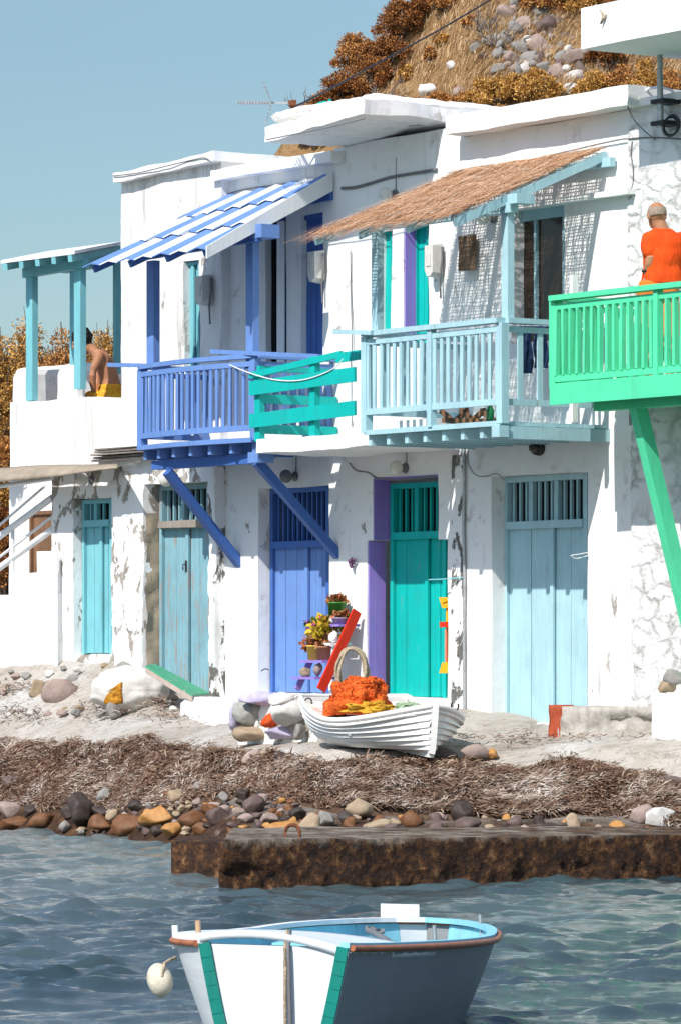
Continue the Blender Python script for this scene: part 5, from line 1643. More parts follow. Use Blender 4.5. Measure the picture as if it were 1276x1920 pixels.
# yellow frame leaning in the teal doorway
yf = empty('yellow_shelf', pw(828, 1262, -.03), 'orange yellow wooden rack with red fittings at the right of the teal door', 'rack')
yp = paint('orange_yellow_paint', srgb(252, 172, 30), .03)
t = -.06
a, b = s_of(828, t), s_of(852, t)
MB().box(a + .02, b, t - .07, t - .03, z_of(835, 1246, t), z_of(835, 1128, t)).build('back_board', yp, yf)
for y0, y1, o0, o1 in ((1120, 1140, 0, .05), (1242, 1262, .05, 0)):
    z0, z1 = z_of(828, y1, t), z_of(828, y0, t)
    c = [W(a + o1 - .05, t, z0), W(b, t, z0), W(b, t - .07, z0), W(a + o1 - .05, t - .07, z0), W(a + o0 - .05, t, z1), W(b, t, z1), W(b, t - .07, z1), W(a + o0 - .05, t - .07, z1)]
    MB().hexa(c).build('end_board', yp, yf)
MB().box(a + .0, b, t - .03, t + .03, z_of(835, 1176, t), z_of(835, 1166, t)).build('red_shelf', redp, yf)
MB().tube([W(a + .06, t, z_of(835, 1240, t)), W(a + .06, t, z_of(835, 1180, t))], .012, 8).build('rod', plain('pink_rod', (.6, .22, .17, 1)), yf)

# ================================================================== things on the terrace at the left
sackm = plain('dirty_white_tarpaulin', (.60, .575, .535, 1), .75, .2, .14, 6, .8)
c = ground_hit(240, 1338) + Vector((0, .30, 0))
sk = empty('sack', c, 'bulging off-white tarpaulin sack torn open over orange netting, on the terrace by the green board', 'sack')
mb = MB(); n = 34; vs = []; fs = []
for i in range(n + 1):
    for k in range(2 * n):
        th = math.pi * i / n; ph = math.pi * k / n
        d = Vector((math.sin(th) * math.cos(ph), math.sin(th) * math.sin(ph), math.cos(th)))
        r = 1 + .16 * fbm(d + Vector((3, 0, 0)), 1.4, 3) + .09 * (.35 - abs(mnoise.noise(Vector((d.x * 2.2, d.y * 2.2, d.z * 6)) + Vector((5, 1, 0)))))
        vs.append(c + Vector((d.x * .39, d.y * .30, .235 + d.z * .235)) * 1.0 + Vector((d.x * .39 * (r - 1), d.y * .3 * (r - 1), d.z * .24 * (r - 1))))
for i in range(n):
    for k in range(2 * n): fs.append((i * 2 * n + k, (i + 1) * 2 * n + k, (i + 1) * 2 * n + (k + 1) % (2 * n), i * 2 * n + (k + 1) % (2 * n)))
mb.add(vs, fs, True); mb.build('cover', sackm, sk)
onet = Mat('orange_netting', .8, .2); onet.base(onet.ramp(onet.noise(26, detail=6), [(.3, (.30, .10, .01, 1)), (.7, (.72, .36, .04, 1))])); onet.bump(onet.noise(45, detail=4), 1, .02)
dd = Vector((-.30, -1, .12)).normalized()
mb = MB(); vs = []
for i in range(13):
    for j in range(13):
        u, v = i / 12, j / 12
        az = -2.42 + .70 * u; lo = -.62 + .06 * u; hi = lo + .05 + 1.0 * u * (1 - .12 * u)
        el = lo + (hi - lo) * v
        d = Vector((math.cos(el) * math.cos(az), math.cos(el) * math.sin(az), math.sin(el)))
        r = 1.0 + .16 * fbm(d + Vector((3, 0, 0)), 1.4, 3) + .09 * (.35 - abs(mnoise.noise(Vector((d.x * 2.2, d.y * 2.2, d.z * 6)) + Vector((5, 1, 0)))))
        p = c + Vector((d.x * .39 * r, d.y * .30 * r, .235 + d.z * .235 + d.z * .24 * (r - 1))) + d * .006
        vs.append(p + nz(p, 22) * .006)
mb.add(vs, [(i * 13 + j, (i + 1) * 13 + j, (i + 1) * 13 + j + 1, i * 13 + j + 1) for i in range(12) for j in range(12)], True)
o = mb.build('torn_opening', onet.m, sk); sm = o.modifiers.new('s', 'SOLIDIFY'); sm.thickness = .012
# green board
gb = empty('plank', at(330, 1300, 42.1), 'thick green topped plank propped at a slant between the sack and the white step', 'plank')
A = at(273, 1248, 42.5); B = at(360, 1302, 42.0); C = at(393, 1299, 42.6); D = at(290, 1244, 43.0)
d = Vector((0, 0, -.075)); g2 = Vector((0, 0, -.02))
MB().hexa([A + d, B + d, C + d, D + d, A + g2, B + g2, C + g2, D + g2]).build('core', plain('pinkish_foam', (.44, .36, .31, 1), .9), gb)
MB().hexa([A + g2 * .9, B + g2 * .9, C + g2 * .9, D + g2 * .9, A, B, C, D]).build('green_top', paint('faded_green_paint', srgb(70, 160, 120), .3, (.45, .47, .42, 1)), gb)
# white step and painted stone kerb
c0 = ground_hit(384, 1354)
mb = MB(); tS = (c0 - P0).dot(NV)
lumpy(mb, s_of(333, tS), s_of(438, tS), tS - .7, tS, c0.z - .1, z_of(384, 1308, tS), .06, .03, 2.4, rnd=.06)
top('step', mb, M['wash_clean'], 'whitewashed rounded step below the old blue door', 'step')
c0 = ground_hit(500, 1390); tS = (c0 - P0).dot(NV)
kb = empty('stone_kerb', c0, 'low wall of painted stones, lavender, red and grey, left of the dinghy', 'wall')
mb = MB(); lumpy(mb, s_of(446, tS - .08), s_of(600, tS - .08), tS - .9, tS - .06, c0.z - .1, z_of(500, 1306, tS - .08), .05, .05, 4.0, rnd=.02); mb.build('core', M['wash_old'], kb)
lav = rock_material('lavender_painted_stone', (.40, .36, .52, 1), (.62, .58, .72, 1))
redr = rock_material('red_painted_stone', (.55, .06, .015, 1), (.75, .13, .03, 1))
gst = rock_material('grey_green_stone', (.22, .22, .20, 1), (.40, .41, .38, 1))
for i, (px, py, w, h_, mt) in enumerate(((482, 1310, 74, 22, lav), (464, 1335, 54, 40, gst), (507, 1350, 32, 24, redr), (474, 1376, 58, 28, RK['tan']), (524, 1374, 54, 22, lav), (545, 1335, 56, 46, RK['white']), (440, 1345, 16, 60, lav), (528, 1312, 40, 22, RK['white']), (562, 1372, 24, 26, RK['grey']), (449, 1332, 12, 26, redr))):
    p = pw(px, py, tS); k = p.y / FPX; mb = MB()
    rock_mesh(mb, p, w / 2 * k * 1.22, .11, h_ / 2 * k * 1.25, 900 + i); mb.build('stone', mt, kb)
# right: broken concrete base and white block
c0 = ground_hit(1050, 1384); tS = max(.3, (c0 - P0).dot(NV))
cb = empty('concrete_base', c0, 'broken concrete base with a red painted end at the foot of the white wall', 'concrete block')
mb = MB(); 
rock_block(mb, [W(s_of(1044, tS), tS, 0), W(s_of(1226, tS), tS - .18, 0), W(s_of(1226, tS), tS - .5, 0), W(s_of(1044, tS), tS - .5, 0)], c0.z - .1, z_of(1120, 1326, tS), .035, .075, 5)
mb.build('concrete', plain('grey_rough_concrete', (.37, .345, .31, 1), .95, .1, .35, 9, 1.0), cb)
mb = MB()
rock_block(mb, [W(s_of(1027, tS + .01), tS + .01, 0), W(s_of(1049, tS + .01), tS + .01, 0), W(s_of(1049, tS), tS - .16, 0), W(s_of(1027, tS), tS - .16, 0)], c0.z - .1, z_of(1036, 1322, tS), .03, .018, 15)
mb.build('painted_end', rock_material('red_oxide_paint', (.30, .055, .025, 1), (.46, .10, .045, 1)), cb)
tS = .5
zg_ = ground_z(*pw(1240, 1372, tS).xy)
mb = MB(); lumpy(mb, s_of(1222, tS), s_of(1222, tS) + .8, tS - .5, tS, min(zg_, z_of(1240, 1372, tS)) - .1, z_of(1240, 1303, tS), .06, .02, 2.5)
top('masonry_block', mb, M['wash_worn'], 'square whitewashed masonry block at the right edge of the terrace', 'block')

# ================================================================== wall fixtures
def meter_box(px, py, w, h_, t, label, mat='meter', depth=.12):
    p = pw(px, py, t); k = p.y / FPX
    s = s_of(px, t); z = p.z; hw = w * k * .5 / .574 * .62; hh = h_ * k / 2
    root = empty('meter_box', p, label, 'meter box', 'electricity meter boxes on the walls')
    vs = []
    prof = [(-1, -.55), (-1, 1), (1, 1), (1, -.75), (.3, -1), (-.5, -1)]
    for tt_, e in ((t + .005, 1.0), (t + depth, .9)):
        for a, b in prof: vs.append(W(s + a * hw * e, tt_, z + b * hh * e))
    MB().add(vs, [tuple(range(6)), tuple(range(6, 12))] + [(i, (i + 1) % 6, 6 + (i + 1) % 6, 6 + i) for i in range(6)]).build('case', M[mat], root)
    MB().box(s - hw * .5, s + hw * .5, t + depth, t + depth + .008, z - .05, z + hh * .5).build('cover', M[mat], root)
    MB().tube([W(s + hw * 1.25, t + .03, z + hh * .8), W(s + hw * 1.3, t + .03, z), W(s + hw * .8, t + .03, z - hh * 1.1), W(s + hw * .8, t + .02, z - hh * 2.2)], .010, 6).build('conduit', M['cable_grey'], root)
meter_box(602, 501, 24, 62, .02, 'white meter box right of the deep blue upper door')
meter_box(822, 490, 26, 64, .02, 'white meter box between the purple jamb and the wooden board')
meter_box(391, 545, 26, 58, .12, 'shaded grey meter box under the striped awning')
# weathered board
t = .05
mb = MB(); lumpy(mb, s_of(858, t + .05), s_of(884, t + .05), t, t + .05, z_of(870, 508, t), z_of(870, 443, t), .06, .008, 5)
top('wall_board', mb, paint('weathered_dark_board', (.22, .14, .085, 1), .45, (.08, .055, .04, 1), .85, .45, .9), 'weathered brown wooden board hung on the wall under the straw awning', 'board')
def globe_lamp(px, py, r, t, label, mat='globe', stand=.12):
    p = pw(px, py, t + stand); k = p.y / FPX; R_ = r * k
    root = empty('wall_lamp', pw(px, py, t), label, 'wall lamp', 'round wall lamps')
    s = s_of(px, t + stand)
    MB().ball(W(s, t + stand, p.z), R_, R_, R_ * 1.05, 12).build('globe', M[mat], root)
    MB().lathe(W(s, t + .004, p.z), [(R_ * .75, 0), (R_ * .75, .018), (R_ * .45, .03), (R_ * .4, stand - R_ * .7)], 14, NV).build('bracket', M['cable_grey'], root)
    MB().tube([W(s + .01, t + .008, p.z + .02), W(s + .02, t + .008, p.z + .35)], .005, 5).build('wire', M['cable_grey'], root)
globe_lamp(906, 407, 14, 0, 'round globe lamp beside the glass balcony door under the straw awning')
globe_lamp(722, 364, 13, 0, 'round globe lamp in the shade above the purple upper door')
globe_lamp(742, 877, 13, 0, 'round globe lamp above the lower teal door')
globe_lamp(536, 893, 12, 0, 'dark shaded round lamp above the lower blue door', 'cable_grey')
globe_lamp(155, 899, 12, 0, 'round globe lamp above the narrow turquoise door')
globe_lamp(312, 897, 15, .1, 'round white lamp above the old weathered blue door')
p = pw(1001, 840, .07); s = s_of(1001, .07)
bl = empty('bulkhead_lamp', p, 'black caged bulkhead lamp above the pale blue double door', 'wall lamp')
MB().lathe(W(s, .0, p.z), [(.065, 0), (.07, .02), (.05, .03)], 16, NV).build('base', M['black'], bl)
MB().ball(W(s, .07, p.z), .055, .055, .045, 12).build('lens', M['glass'], bl)
mb = MB()
for a in range(5):
    g = a * math.pi / 5
    mb.tube([W(s + math.cos(g) * .062 * math.cos(q), .03 + .085 * math.sin(q), p.z + math.sin(g) * .062 * math.cos(q)) for q in [i * math.pi / 10 for i in range(11)]], .005, 4)
mb.build('cage', M['black'], bl)
def cable(pts, t, r, label, mat='cable_grey', cat='cable', name='cable', n=5, pend=None):
    P_ = [pw(px, py, tt_ if isinstance(t, list) else t) for (px, py), tt_ in zip(pts, t if isinstance(t, list) else [t] * len(pts))]
    # smooth by Catmull-Rom
    out = []
    for i in range(len(P_) - 1):
        p0, p1, p2, p3 = P_[max(0, i - 1)], P_[i], P_[i + 1], P_[min(len(P_) - 1, i + 2)]
        for k in range(6):
            u = k / 6
            out.append(.5 * ((2 * p1) + (p2 - p0) * u + (2 * p0 - 5 * p1 + 4 * p2 - p3) * u * u + (3 * p1 - p0 - 3 * p2 + p3) * u ** 3))
    out.append(P_[-1])
    return top(name, MB().tube(out, r, n), M[mat], label, cat)
cable([(640, 353), (662, 352), (690, 345), (730, 333), (770, 326), (818, 318)], .012, .016, 'thick dark cable sagging across the shaded wall of the teal door house')
cable([(212, 330), (260, 324), (310, 312), (360, 300), (384, 296), (396, 304)], .235, .006, 'thin grey cable along the roof edge of the peeling house')
cable([(418, 366), (460, 355), (530, 345), (600, 334)], .02, .006, 'thin grey cable running along the wall above the striped awning')
cable([(500, 262), (560, 250), (620, 238), (684, 222)], .93, .006, 'thin grey cable along the edge of the broad white roof slab')
cable([(840, 325), (900, 312), (990, 300), (1140, 266), (1180, 260), (1230, 258), (1290, 262)], .03, .007, 'thin cable along the wall above the straw awning')
cable([(1176, 200), (1188, 225), (1210, 248), (1228, 262)], .11, .006, 'thin wire hanging down the corner of the rubble house below the roof')
cable([(1184, 265), (1182, 290), (1186, 320), (1184, 350), (1172, 362)], .03, .006, 'thin wire running down the corner of the pale blue house')
cable([(657, 470), (658, 560), (660, 640), (657, 700), (660, 800)], .02, .006, 'thin rope hanging down the wall beside the white meter box')
cable([(655, 868), (668, 882), (690, 886), (705, 895), (740, 900), (815, 893)], .03, .008, 'loose cable looping over the lower teal door')
cable([(868, 838), (869, 900), (868, 980), (870, 1100), (869, 1200), (870, 1352)], .03, .014, 'grey drainpipe running down the wall between the teal and pale blue doors', 'galv', 'pipe', 'drain_pipe', 8)
cable([(876, 845), (877, 870), (890, 890), (910, 893), (930, 888), (944, 900)], .012, .004, 'thin wire loop on the wall left of the pale blue double door')
cable([(430, 684), (470, 700), (520, 713), (570, 712), (620, 694), (644, 672)], [.98, 1.02, 1.03, 1.03, 1.03, 1.02], .006, 'white washing line drooping along the teal plank railing', 'white_paint', 'washing line', 'washing_line')
cable([(655, 640), (657, 720), (662, 800)], .3, .004, 'thin white cord hanging behind the teal plank railing', 'white_paint', 'cord', 'cord')
cable([(1101, 1036), (1085, 1039), (1069, 1042), (1080, 1047), (1101, 1042)], [.02, .1, .18, .1, .02], .004, 'white wire hanger loop sticking out of the wall beside the pale blue door', 'white_paint', 'wire', 'wire_hanger')
cable([(803, 1087), (830, 1086), (870, 1083)], [.16, .12, .02], .007, 'thin turquoise bar sticking out of the wall right of the teal door', 'turq', 'bar', 'wall_bar')
cable([(504, 1256), (497, 1254), (490, 1258)], [.0, .05, .07], .006, 'small iron hook low on the white wall left of the blue door', 'black', 'hook', 'hook')
mb = MB(); rr = random.Random(2); c0 = pw(661, 1052, .04)
for i in range(26):
    u = rr.random(); mb.ball(c0 + SV * rr.gauss(0, .022 * (1.1 - u)) + NV * rr.uniform(0, .03) + Vector((0, 0, .05 - .11 * u)), .013, .013, .014, 6)
top('grape_ornament', mb, plain('purple_beads', (.10, .03, .10, 1), .3, .5, .5, 30, 0), 'dark purple grape cluster ornament on the wall beside the purple jamb', 'ornament')
# pole on the right
pl = empty('steel_pole', pw(1236, 245, .13), 'grey steel pole clamped to the corner wall above the green balcony', 'pole')
t = .17
MB().tube([pw(1237, 240, t), pw(1236, 100, t), pw(1235, -60, t)], [.030, .024, .022], 10).build('pole', M['galv'], pl)
for y in (190, 231):
    MB().box(s_of(1226, t), s_of(1250, t), t - .16, t + .045, z_of(1238, y + 4, t), z_of(1238, y - 4, t)).build('clamp', M['black'], pl)
c0 = pw(1256, 238, .12)
top('cable_coil', MB().tube([c0 + SV * .10 * math.cos(a) * (1 + .1 * math.sin(a * .7)) + Vector((0, -.01 * a, .085 * math.sin(a))) for a in [i * 6.283 / 16 for i in range(40)]], .011, 6), M['black'], 'black cable coil hanging from the steel pole clamp', 'cable')
top('hose', MB().tube([pw(px, py, .0) for px, py in ((1205, 176), (1215, 166), (1235, 163), (1255, 168), (1268, 178))], .012, 6), M['white_paint'], 'pale hose arching on the roof beside the steel pole', 'hose')
# antenna, post and overhead cable
Ya = 41.0
an = empty('tv_antenna', at(548, 232, Ya), 'rake shaped television antenna clamped to a rusty post on the roof', 'antenna')
MB().bar(at(549, 238, Ya), at(548, 190, Ya), .045, .045).build('post', M['rust'], an)
MB().bar(at(541, 194, Ya - .02), at(556, 192, Ya - .02), .05, .05).build('bracket', M['rust'], an)
MB().bar(at(444, 192, Ya - .05), at(545, 193, Ya - .03), .018, .018).build('boom', M['galv'], an)
for k in range(11):
    px = 446 + k * 5.6
    MB().tube([at(px, 189, Ya - .30), at(px + 1, 196, Ya + .2)], .0065, 5).build('element', M['galv'], an)
for (xa, ya, xb, yb) in ((494, 154, 508, 190), (508, 196, 498, 234)):
    mb = MB()
    for q in range(4):
        dx = q * .02 - .03
        mb.tube([at(xa, ya, Ya - .15 + q * .1), at(xb, yb, Ya - .15 + q * .1)], .006, 5)
    for u in (0, .25, .5, .75, 1):
        mb.tube([at(xa + (xb - xa) * u, ya + (yb - ya) * u, Ya - .16), at(xa + (xb - xa) * u, ya + (yb - ya) * u, Ya + .16)], .005, 4)
    mb.build('reflector', M['galv'], an)
MB().tube([at(549, 222, Ya) + Vector((.08 * math.cos(a), -.03, .022 * math.sin(a) )) for a in [i * 6.283 / 12 for i in range(20)]], .008, 5).build('cable_loop', M['white_paint'], an)
P_ = [at(548, 201, Ya), at(570, 192, 41.5), at(620, 166, 43), at(720, 112, 46), at(830, 52, 49), at(960, -25, 52)]
top('overhead_cable', MB().tube(P_, .011, 5), M['black'], 'black overhead cable rising from the antenna post across the hill', 'cable')
# furled green umbrella on the roof
gu = empty('rolled_mat', at(622, 206, 43), 'white roll tied with green straps lying on the roof behind the antenna', 'roll')
MB().tube([at(602, 200, 43), at(648, 196, 43.4)], .022, 8).build('roll', M['white_paint'], gu)
MB().tube([at(600, 201, 43), at(610, 199, 43.1)], .055, 8).build('strap', M['teal'], gu)
MB().tube([at(617, 186, 42.9), at(622, 195, 42.9), at(619, 208, 42.95), at(624, 210, 42.9)], .018, 6).build('strap', M['teal'], gu)
# brick and rope on upper canopy
mb = MB().bar(pw(1138, 26, .75), pw(1160, 23, .75), .14, .10); top('brick', mb, terra, 'red brick lying on the edge of the high white canopy', 'brick')
top('rope', MB().tube([pw(px, py, t_) for px, py, t_ in ((1116, 10, .8), (1124, 16, .93), (1130, 30, .97), (1126, 44, .975), (1131, 34, .97), (1146, 16, .9), (1180, 14, .8))], .012, 6), ropem.m, 'beige rope hanging over the edge of the high white canopy', 'rope')
# things on the pale blue balcony
t = .35
jeans = plain('blue_denim', (.035, .06, .13, 1), .9, .1, .35, 14, .5)
mb = MB()
for (px0, px1, y0, y1) in ((975, 997, 612, 700), (1000, 1026, 612, 690)):
    vs = []
    for i in range(9):
        for j in range(13):
            px = px0 + (px1 - px0) * i / 8; py = y0 + (y1 - y0) * j / 12
            vs.append(pw(px + 2 * math.sin(j * .8 + i), py, t + .025 * math.sin(i * 1.6 + j * .3)))
    mb.add(vs, [(i * 13 + j, (i + 1) * 13 + j, (i + 1) * 13 + j + 1, i * 13 + j + 1) for i in range(8) for j in range(12)], True)
o = top('trousers', mb, jeans, 'dark blue trousers hung to dry at the right end of the pale blue balcony', 'trousers')
sm = o.modifiers.new('s', 'SOLIDIFY'); sm.thickness = .012
top('washing_line', MB().tube([pw(940, 610, .35), pw(1060, 612, .35)], .005, 5), M['white_paint'], 'thin washing line holding the trousers over the pale blue balcony', 'washing line')
ch = empty('folded_chair', W(s_of(880, .8), .8, zdD), 'collapsed brown wooden folding chair lying on the pale blue balcony floor', 'chair')
for k, (xa, ya, xb, yb) in enumerate(((826, 770, 850, 792), (850, 792, 876, 768), (862, 768, 890, 792), (880, 792, 908, 769), (900, 770, 930, 792), (830, 788, 925, 790))):
    MB().bar(pw(xa, ya, .8 + k * .02), pw(xb, yb, .8 + k * .02), .03, .045).build('slat', M['brown_wood'], ch)
p = pw(918, 792, 1.0); p.z = zdD
top('bottle', MB().lathe(p, [(.001, 0), (.035, 0), (.036, .12), (.012, .17), (.012, .21), (.001, .21)], 12), plain('green_glass', (.01, .16, .05, 1), .15, .5), 'green bottle standing at the corner of the pale blue balcony', 'bottle')
mb = MB().box(s_of(745, .9), s_of(800, .9), .6, .9, zdD + .002, zdD + .10, .004); top('crate', mb, M['white_paint'], 'low white box on the pale blue balcony floor behind the slats', 'box')
mb = MB().box(s_of(1060, .6), s_of(1066, .6), .5, .56, zdD + .002, z_of(1060, 515, .6)); top('stake', mb, M['white_paint'], 'slim white stake standing behind the corner of the green balcony', 'stake')

# ================================================================== moored boat in the foreground
bt = empty('rowing_boat', (0.1, 19.5, 0), 'white rowing boat with green edged flat end and a brown rim afloat in the foreground', 'boat')
b0 = Vector((-.280, 18.0, 0)); b1 = Vector((.42, 20.9, 0)); bx = (b1 - b0); LB_ = bx.length; bx.normalize(); bl_ = Vector((bx.y, -bx.x, 0))
def bh(u): 
    return .328 + .37 * math.sin(min(1, u / .42) * math.pi / 2) ** .85 if u < .42 else .685 * max(0.0, math.cos((u - .42) / .58 * math.pi / 2)) ** .60
def bhs(u, side):
    end = max(0.0, math.cos((u - .5) / .5 * math.pi / 2)) ** .5 if u > .5 else 1.0
    if side < 0: return (.328 + .265 * math.sin(min(1, u / .22) * math.pi / 2)) * end
    return (.328 + .265 * math.sin(min(1, u / .5) * math.pi / 2) ** 1.1) * end
def bz(u): return .485 - .075 * min(1, u / .6) ** .8 - .01 * max(0, (u - .75) / .25)
def fP(u, w, side, o=0.0):
    y = bhs(u, side) * (.36 + .64 * w ** .62) * (1 if u < .999 else .02) + o
    z = -.22 + (bz(u) + .22) * w - side * y * .015 * w
    p = b0 + bx * (u * LB_ - .10 * (1 - w) * (u < .02) * 0) + bl_ * (side * y)
    return Vector((p.x, p.y, z))
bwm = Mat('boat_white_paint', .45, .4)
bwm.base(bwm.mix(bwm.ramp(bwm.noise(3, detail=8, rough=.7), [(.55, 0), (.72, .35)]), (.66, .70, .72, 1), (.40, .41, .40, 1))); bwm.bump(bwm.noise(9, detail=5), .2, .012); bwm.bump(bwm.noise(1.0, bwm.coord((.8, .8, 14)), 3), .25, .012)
hsm = Mat('hull_shade_grey', .5, .4)  # right side of the white hull: its shade is put into this darker grey
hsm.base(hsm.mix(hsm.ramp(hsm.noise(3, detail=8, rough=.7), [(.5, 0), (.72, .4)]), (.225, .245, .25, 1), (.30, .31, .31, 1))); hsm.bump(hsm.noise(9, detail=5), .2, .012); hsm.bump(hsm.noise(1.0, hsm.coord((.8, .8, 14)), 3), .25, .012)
inm = paint('pale_turquoise_paint', srgb(140, 205, 222), .05)
for side in (-1, 1):
    nu, nw = 40, 12; vs = [fP(i / nu, j / nw, side) for i in range(nu + 1) for j in range(nw + 1)]
    mb = MB().add(vs, [(i * (nw + 1) + j, (i + 1) * (nw + 1) + j, (i + 1) * (nw + 1) + j + 1, i * (nw + 1) + j + 1) for i in range(nu) for j in range(nw)], True)
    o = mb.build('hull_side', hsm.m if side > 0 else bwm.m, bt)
    vs = [fP(.03 + .95 * i / nu, .25 + .74 * j / nw, side, -.022) for i in range(nu + 1) for j in range(nw + 1)]
    MB().add(vs, [(i * (nw + 1) + j, (i + 1) * (nw + 1) + j, (i + 1) * (nw + 1) + j + 1, i * (nw + 1) + j + 1) for i in range(nu) for j in range(nw)], True).build('inner_lining', inm, bt)
    rim = plain('varnished_rim', (.36, .12, .05, 1), .45, .4, .3, 10)
    mb = MB(); pts = [fP(i / nu, 1, side, .012) for i in range(nu + 1)]
    mb.tube(pts, .014, 8); mb.build('rim', rim, bt)
    mb = MB(); pts = [fP(i / nu, 1, side, -.022) + Vector((0, 0, .012)) for i in range(nu + 1)]
    for a, b in zip(pts[:-1], pts[1:]): mb.bar(a, b + (b - a) * .06, .045, .022)
    mb.build('inner_rim', M['white_paint'] if side < 0 else inm, bt)
vs = [fP(0, j / 12, s_) for s_ in (-1, 1) for j in range(13)]
vs2 = [v + bx * .04 for v in vs]
topc = Vector((0, 0, .028))
mb = MB().add(vs + vs2, [(j, j + 1, j + 14, j + 13) for j in range(12)] + [(26 + j, 26 + j + 1, 26 + j + 14, 26 + j + 13) for j in range(12)])
mb.build('transom', bwm.m, bt)
tc_ = []
for i in range(17):
    v = -1 + 2 * i / 16; tc_.append(b0 + bl_ * (v * .325) + Vector((0, 0, bz(0) + .035 * (1 - v * v))))
mb = MB(); vs = []
for p, v in zip(tc_, [-1 + 2 * i / 16 for i in range(17)]):
    for q in range(9):
        u = .28 * q / 8
        x = b0 + bl_ * (v * bhs(u, 1 if v > 0 else -1) * .985) + bx * (u * LB_ - .012); x.z = bz(u) + .012 + (.045 - .01 * q / 8) * (1 - v * v) - v * .0315
        vs.append(x)
    
mb.add(vs, [(i * 9 + j, (i + 1) * 9 + j, (i + 1) * 9 + j + 1, i * 9 + j + 1) for i in range(16) for j in range(8)], True)
o = mb.build('end_deck', bwm.m, bt); sm = o.modifiers.new('s', 'SOLIDIFY'); sm.thickness = .03
grn = paint('sea_green_trim', srgb(0, 125, 112), .12, (.6, .6, .58, 1))
for side in (-1, 1):
    mb = MB(); pts = [fP(0, j / 12, side) + bl_ * (-side * .028) - bx * .008 for j in range(13)]
    for a, b in zip(pts[:-1], pts[1:]): mb.bar(a, b + (b - a) * .05, .05, .02, bx)
    mb.build('green_edge', grn, bt)
mb = MB(); vs = []
for i in range(21):
    u = .20 + .68 * i / 20
    for s_ in (-1, 1): 
        p = b0 + bx * (u * LB_) + bl_ * (s_ * bhs(u, s_) * .84); p.z = bz(u) - .085; vs.append(p)
mb.add(vs, [(2 * i, 2 * i + 2, 2 * i + 3, 2 * i + 1) for i in range(20)]); mb.build('floor', inm, bt)
for u in (.42, .64):
    a = b0 + bx * (u * LB_) - bl_ * bhs(u, -1) * .84; b = b0 + bx * (u * LB_) + bl_ * bhs(u, 1) * .84; a.z = b.z = bz(u) - .055
    MB().bar(a, b, .22, .03).build('thwart', inm, bt)
# thole pins and blocks
for px, y0, y1, Y, cm, r in ((328, 1735, 1778, 18.55, 'white_paint', .014), (371, 1726, 1770, 18.3, 'tanpin', .012), (813, 1735, 1775, 19.3, 'pin', .009), (899, 1715, 1765, 20.4, 'pin', .008)):
    if cm == 'tanpin': mt = paint('bare_wood_pin', (.50, .33, .20, 1), .2)
    elif cm == 'pin': mt = M['galv']
    else: mt = M['white_paint']
    MB().tube([at(px + (2 if r > .01 else 3), y1, Y), at(px, y0, Y)], r, 8).build('thole_pin', mt, bt)
for px, py, Y in ((830, 1782, 19.3), (893, 1776, 20.3)):
    p = at(px, py, Y); MB().wbox(p, .10, .10, .035, .3).build('pin_block', plain('dark_grey_wood', (.09, .09, .095, 1), .8), bt)
p = fP(.93, 1, -1); 
A = at(713, 1744, 21.3); B = at(785, 1746, 21.2)
mb = MB().hexa([A, B, B + Vector((0, .05, 0)), A + Vector((0, .05, 0)), A + Vector((0, 0, .13)), B + Vector((0, 0, .13)), B + Vector((0, .05, .13)), A + Vector((0, .05, .13))])
mb.build('motor_board', M['white_paint'], bt)
ra = [at(690, 1745, 20.4), at(705, 1752, 20.0), at(722, 1762, 19.6), at(735, 1772, 19.2)]
top('mooring_rope', MB().tube(ra, .016, 6).tube([p + Vector((.03 * math.sin(i * 1.7), 0, .02 * math.cos(i * 2.1))) for i, p in enumerate([at(686 + 3 * k, 1748 - k % 3 * 3, 20.4) for k in range(9)])], .014, 5), M['cable_grey'], 'grey mooring rope knotted over the inner rim of the rowing boat', 'rope')
rt = empty('rope_pair', b0 + Vector((.05, 0, .5)), 'pair of brown and dark ropes hanging down the flat end of the rowing boat', 'rope')
for px, col_, dx in ((536, 'ropeb', 0), (541, 'cable_grey', 10)):
    pts = [b0 + bl_ * ((px - 512) / 444 + dx / 444 * k / 10 * 1.0) - bx * (.022 if k else -.02) + Vector((0, 0, bz(0) + .065 - .075 * k)) for k in range(11)]
    MB().tube(pts, .0085, 6).build('rope', ropem.m if col_ == 'ropeb' else M['cable_grey'], rt)
bu = at(300, 1838, 18.5)
by = empty('buoy', bu, 'round off-white buoy hanging at the left corner of the rowing boat', 'buoy')
MB().ball(bu, .056, .056, .075, 14, .04, 2, 1, rot=Matrix.Rotation(-.25, 3, 'Y')).build('float', plain('stained_foam', (.60, .55, .44, 1), .7, .2, .25, 10, .3), by)
MB().tube([bu + Vector((.01, -.05, .02)), bu + Vector((.02, -.03, .075)), at(318, 1800, 18.55), at(330, 1795, 18.6)], .007, 6).build('lanyard', ropem.m, by)
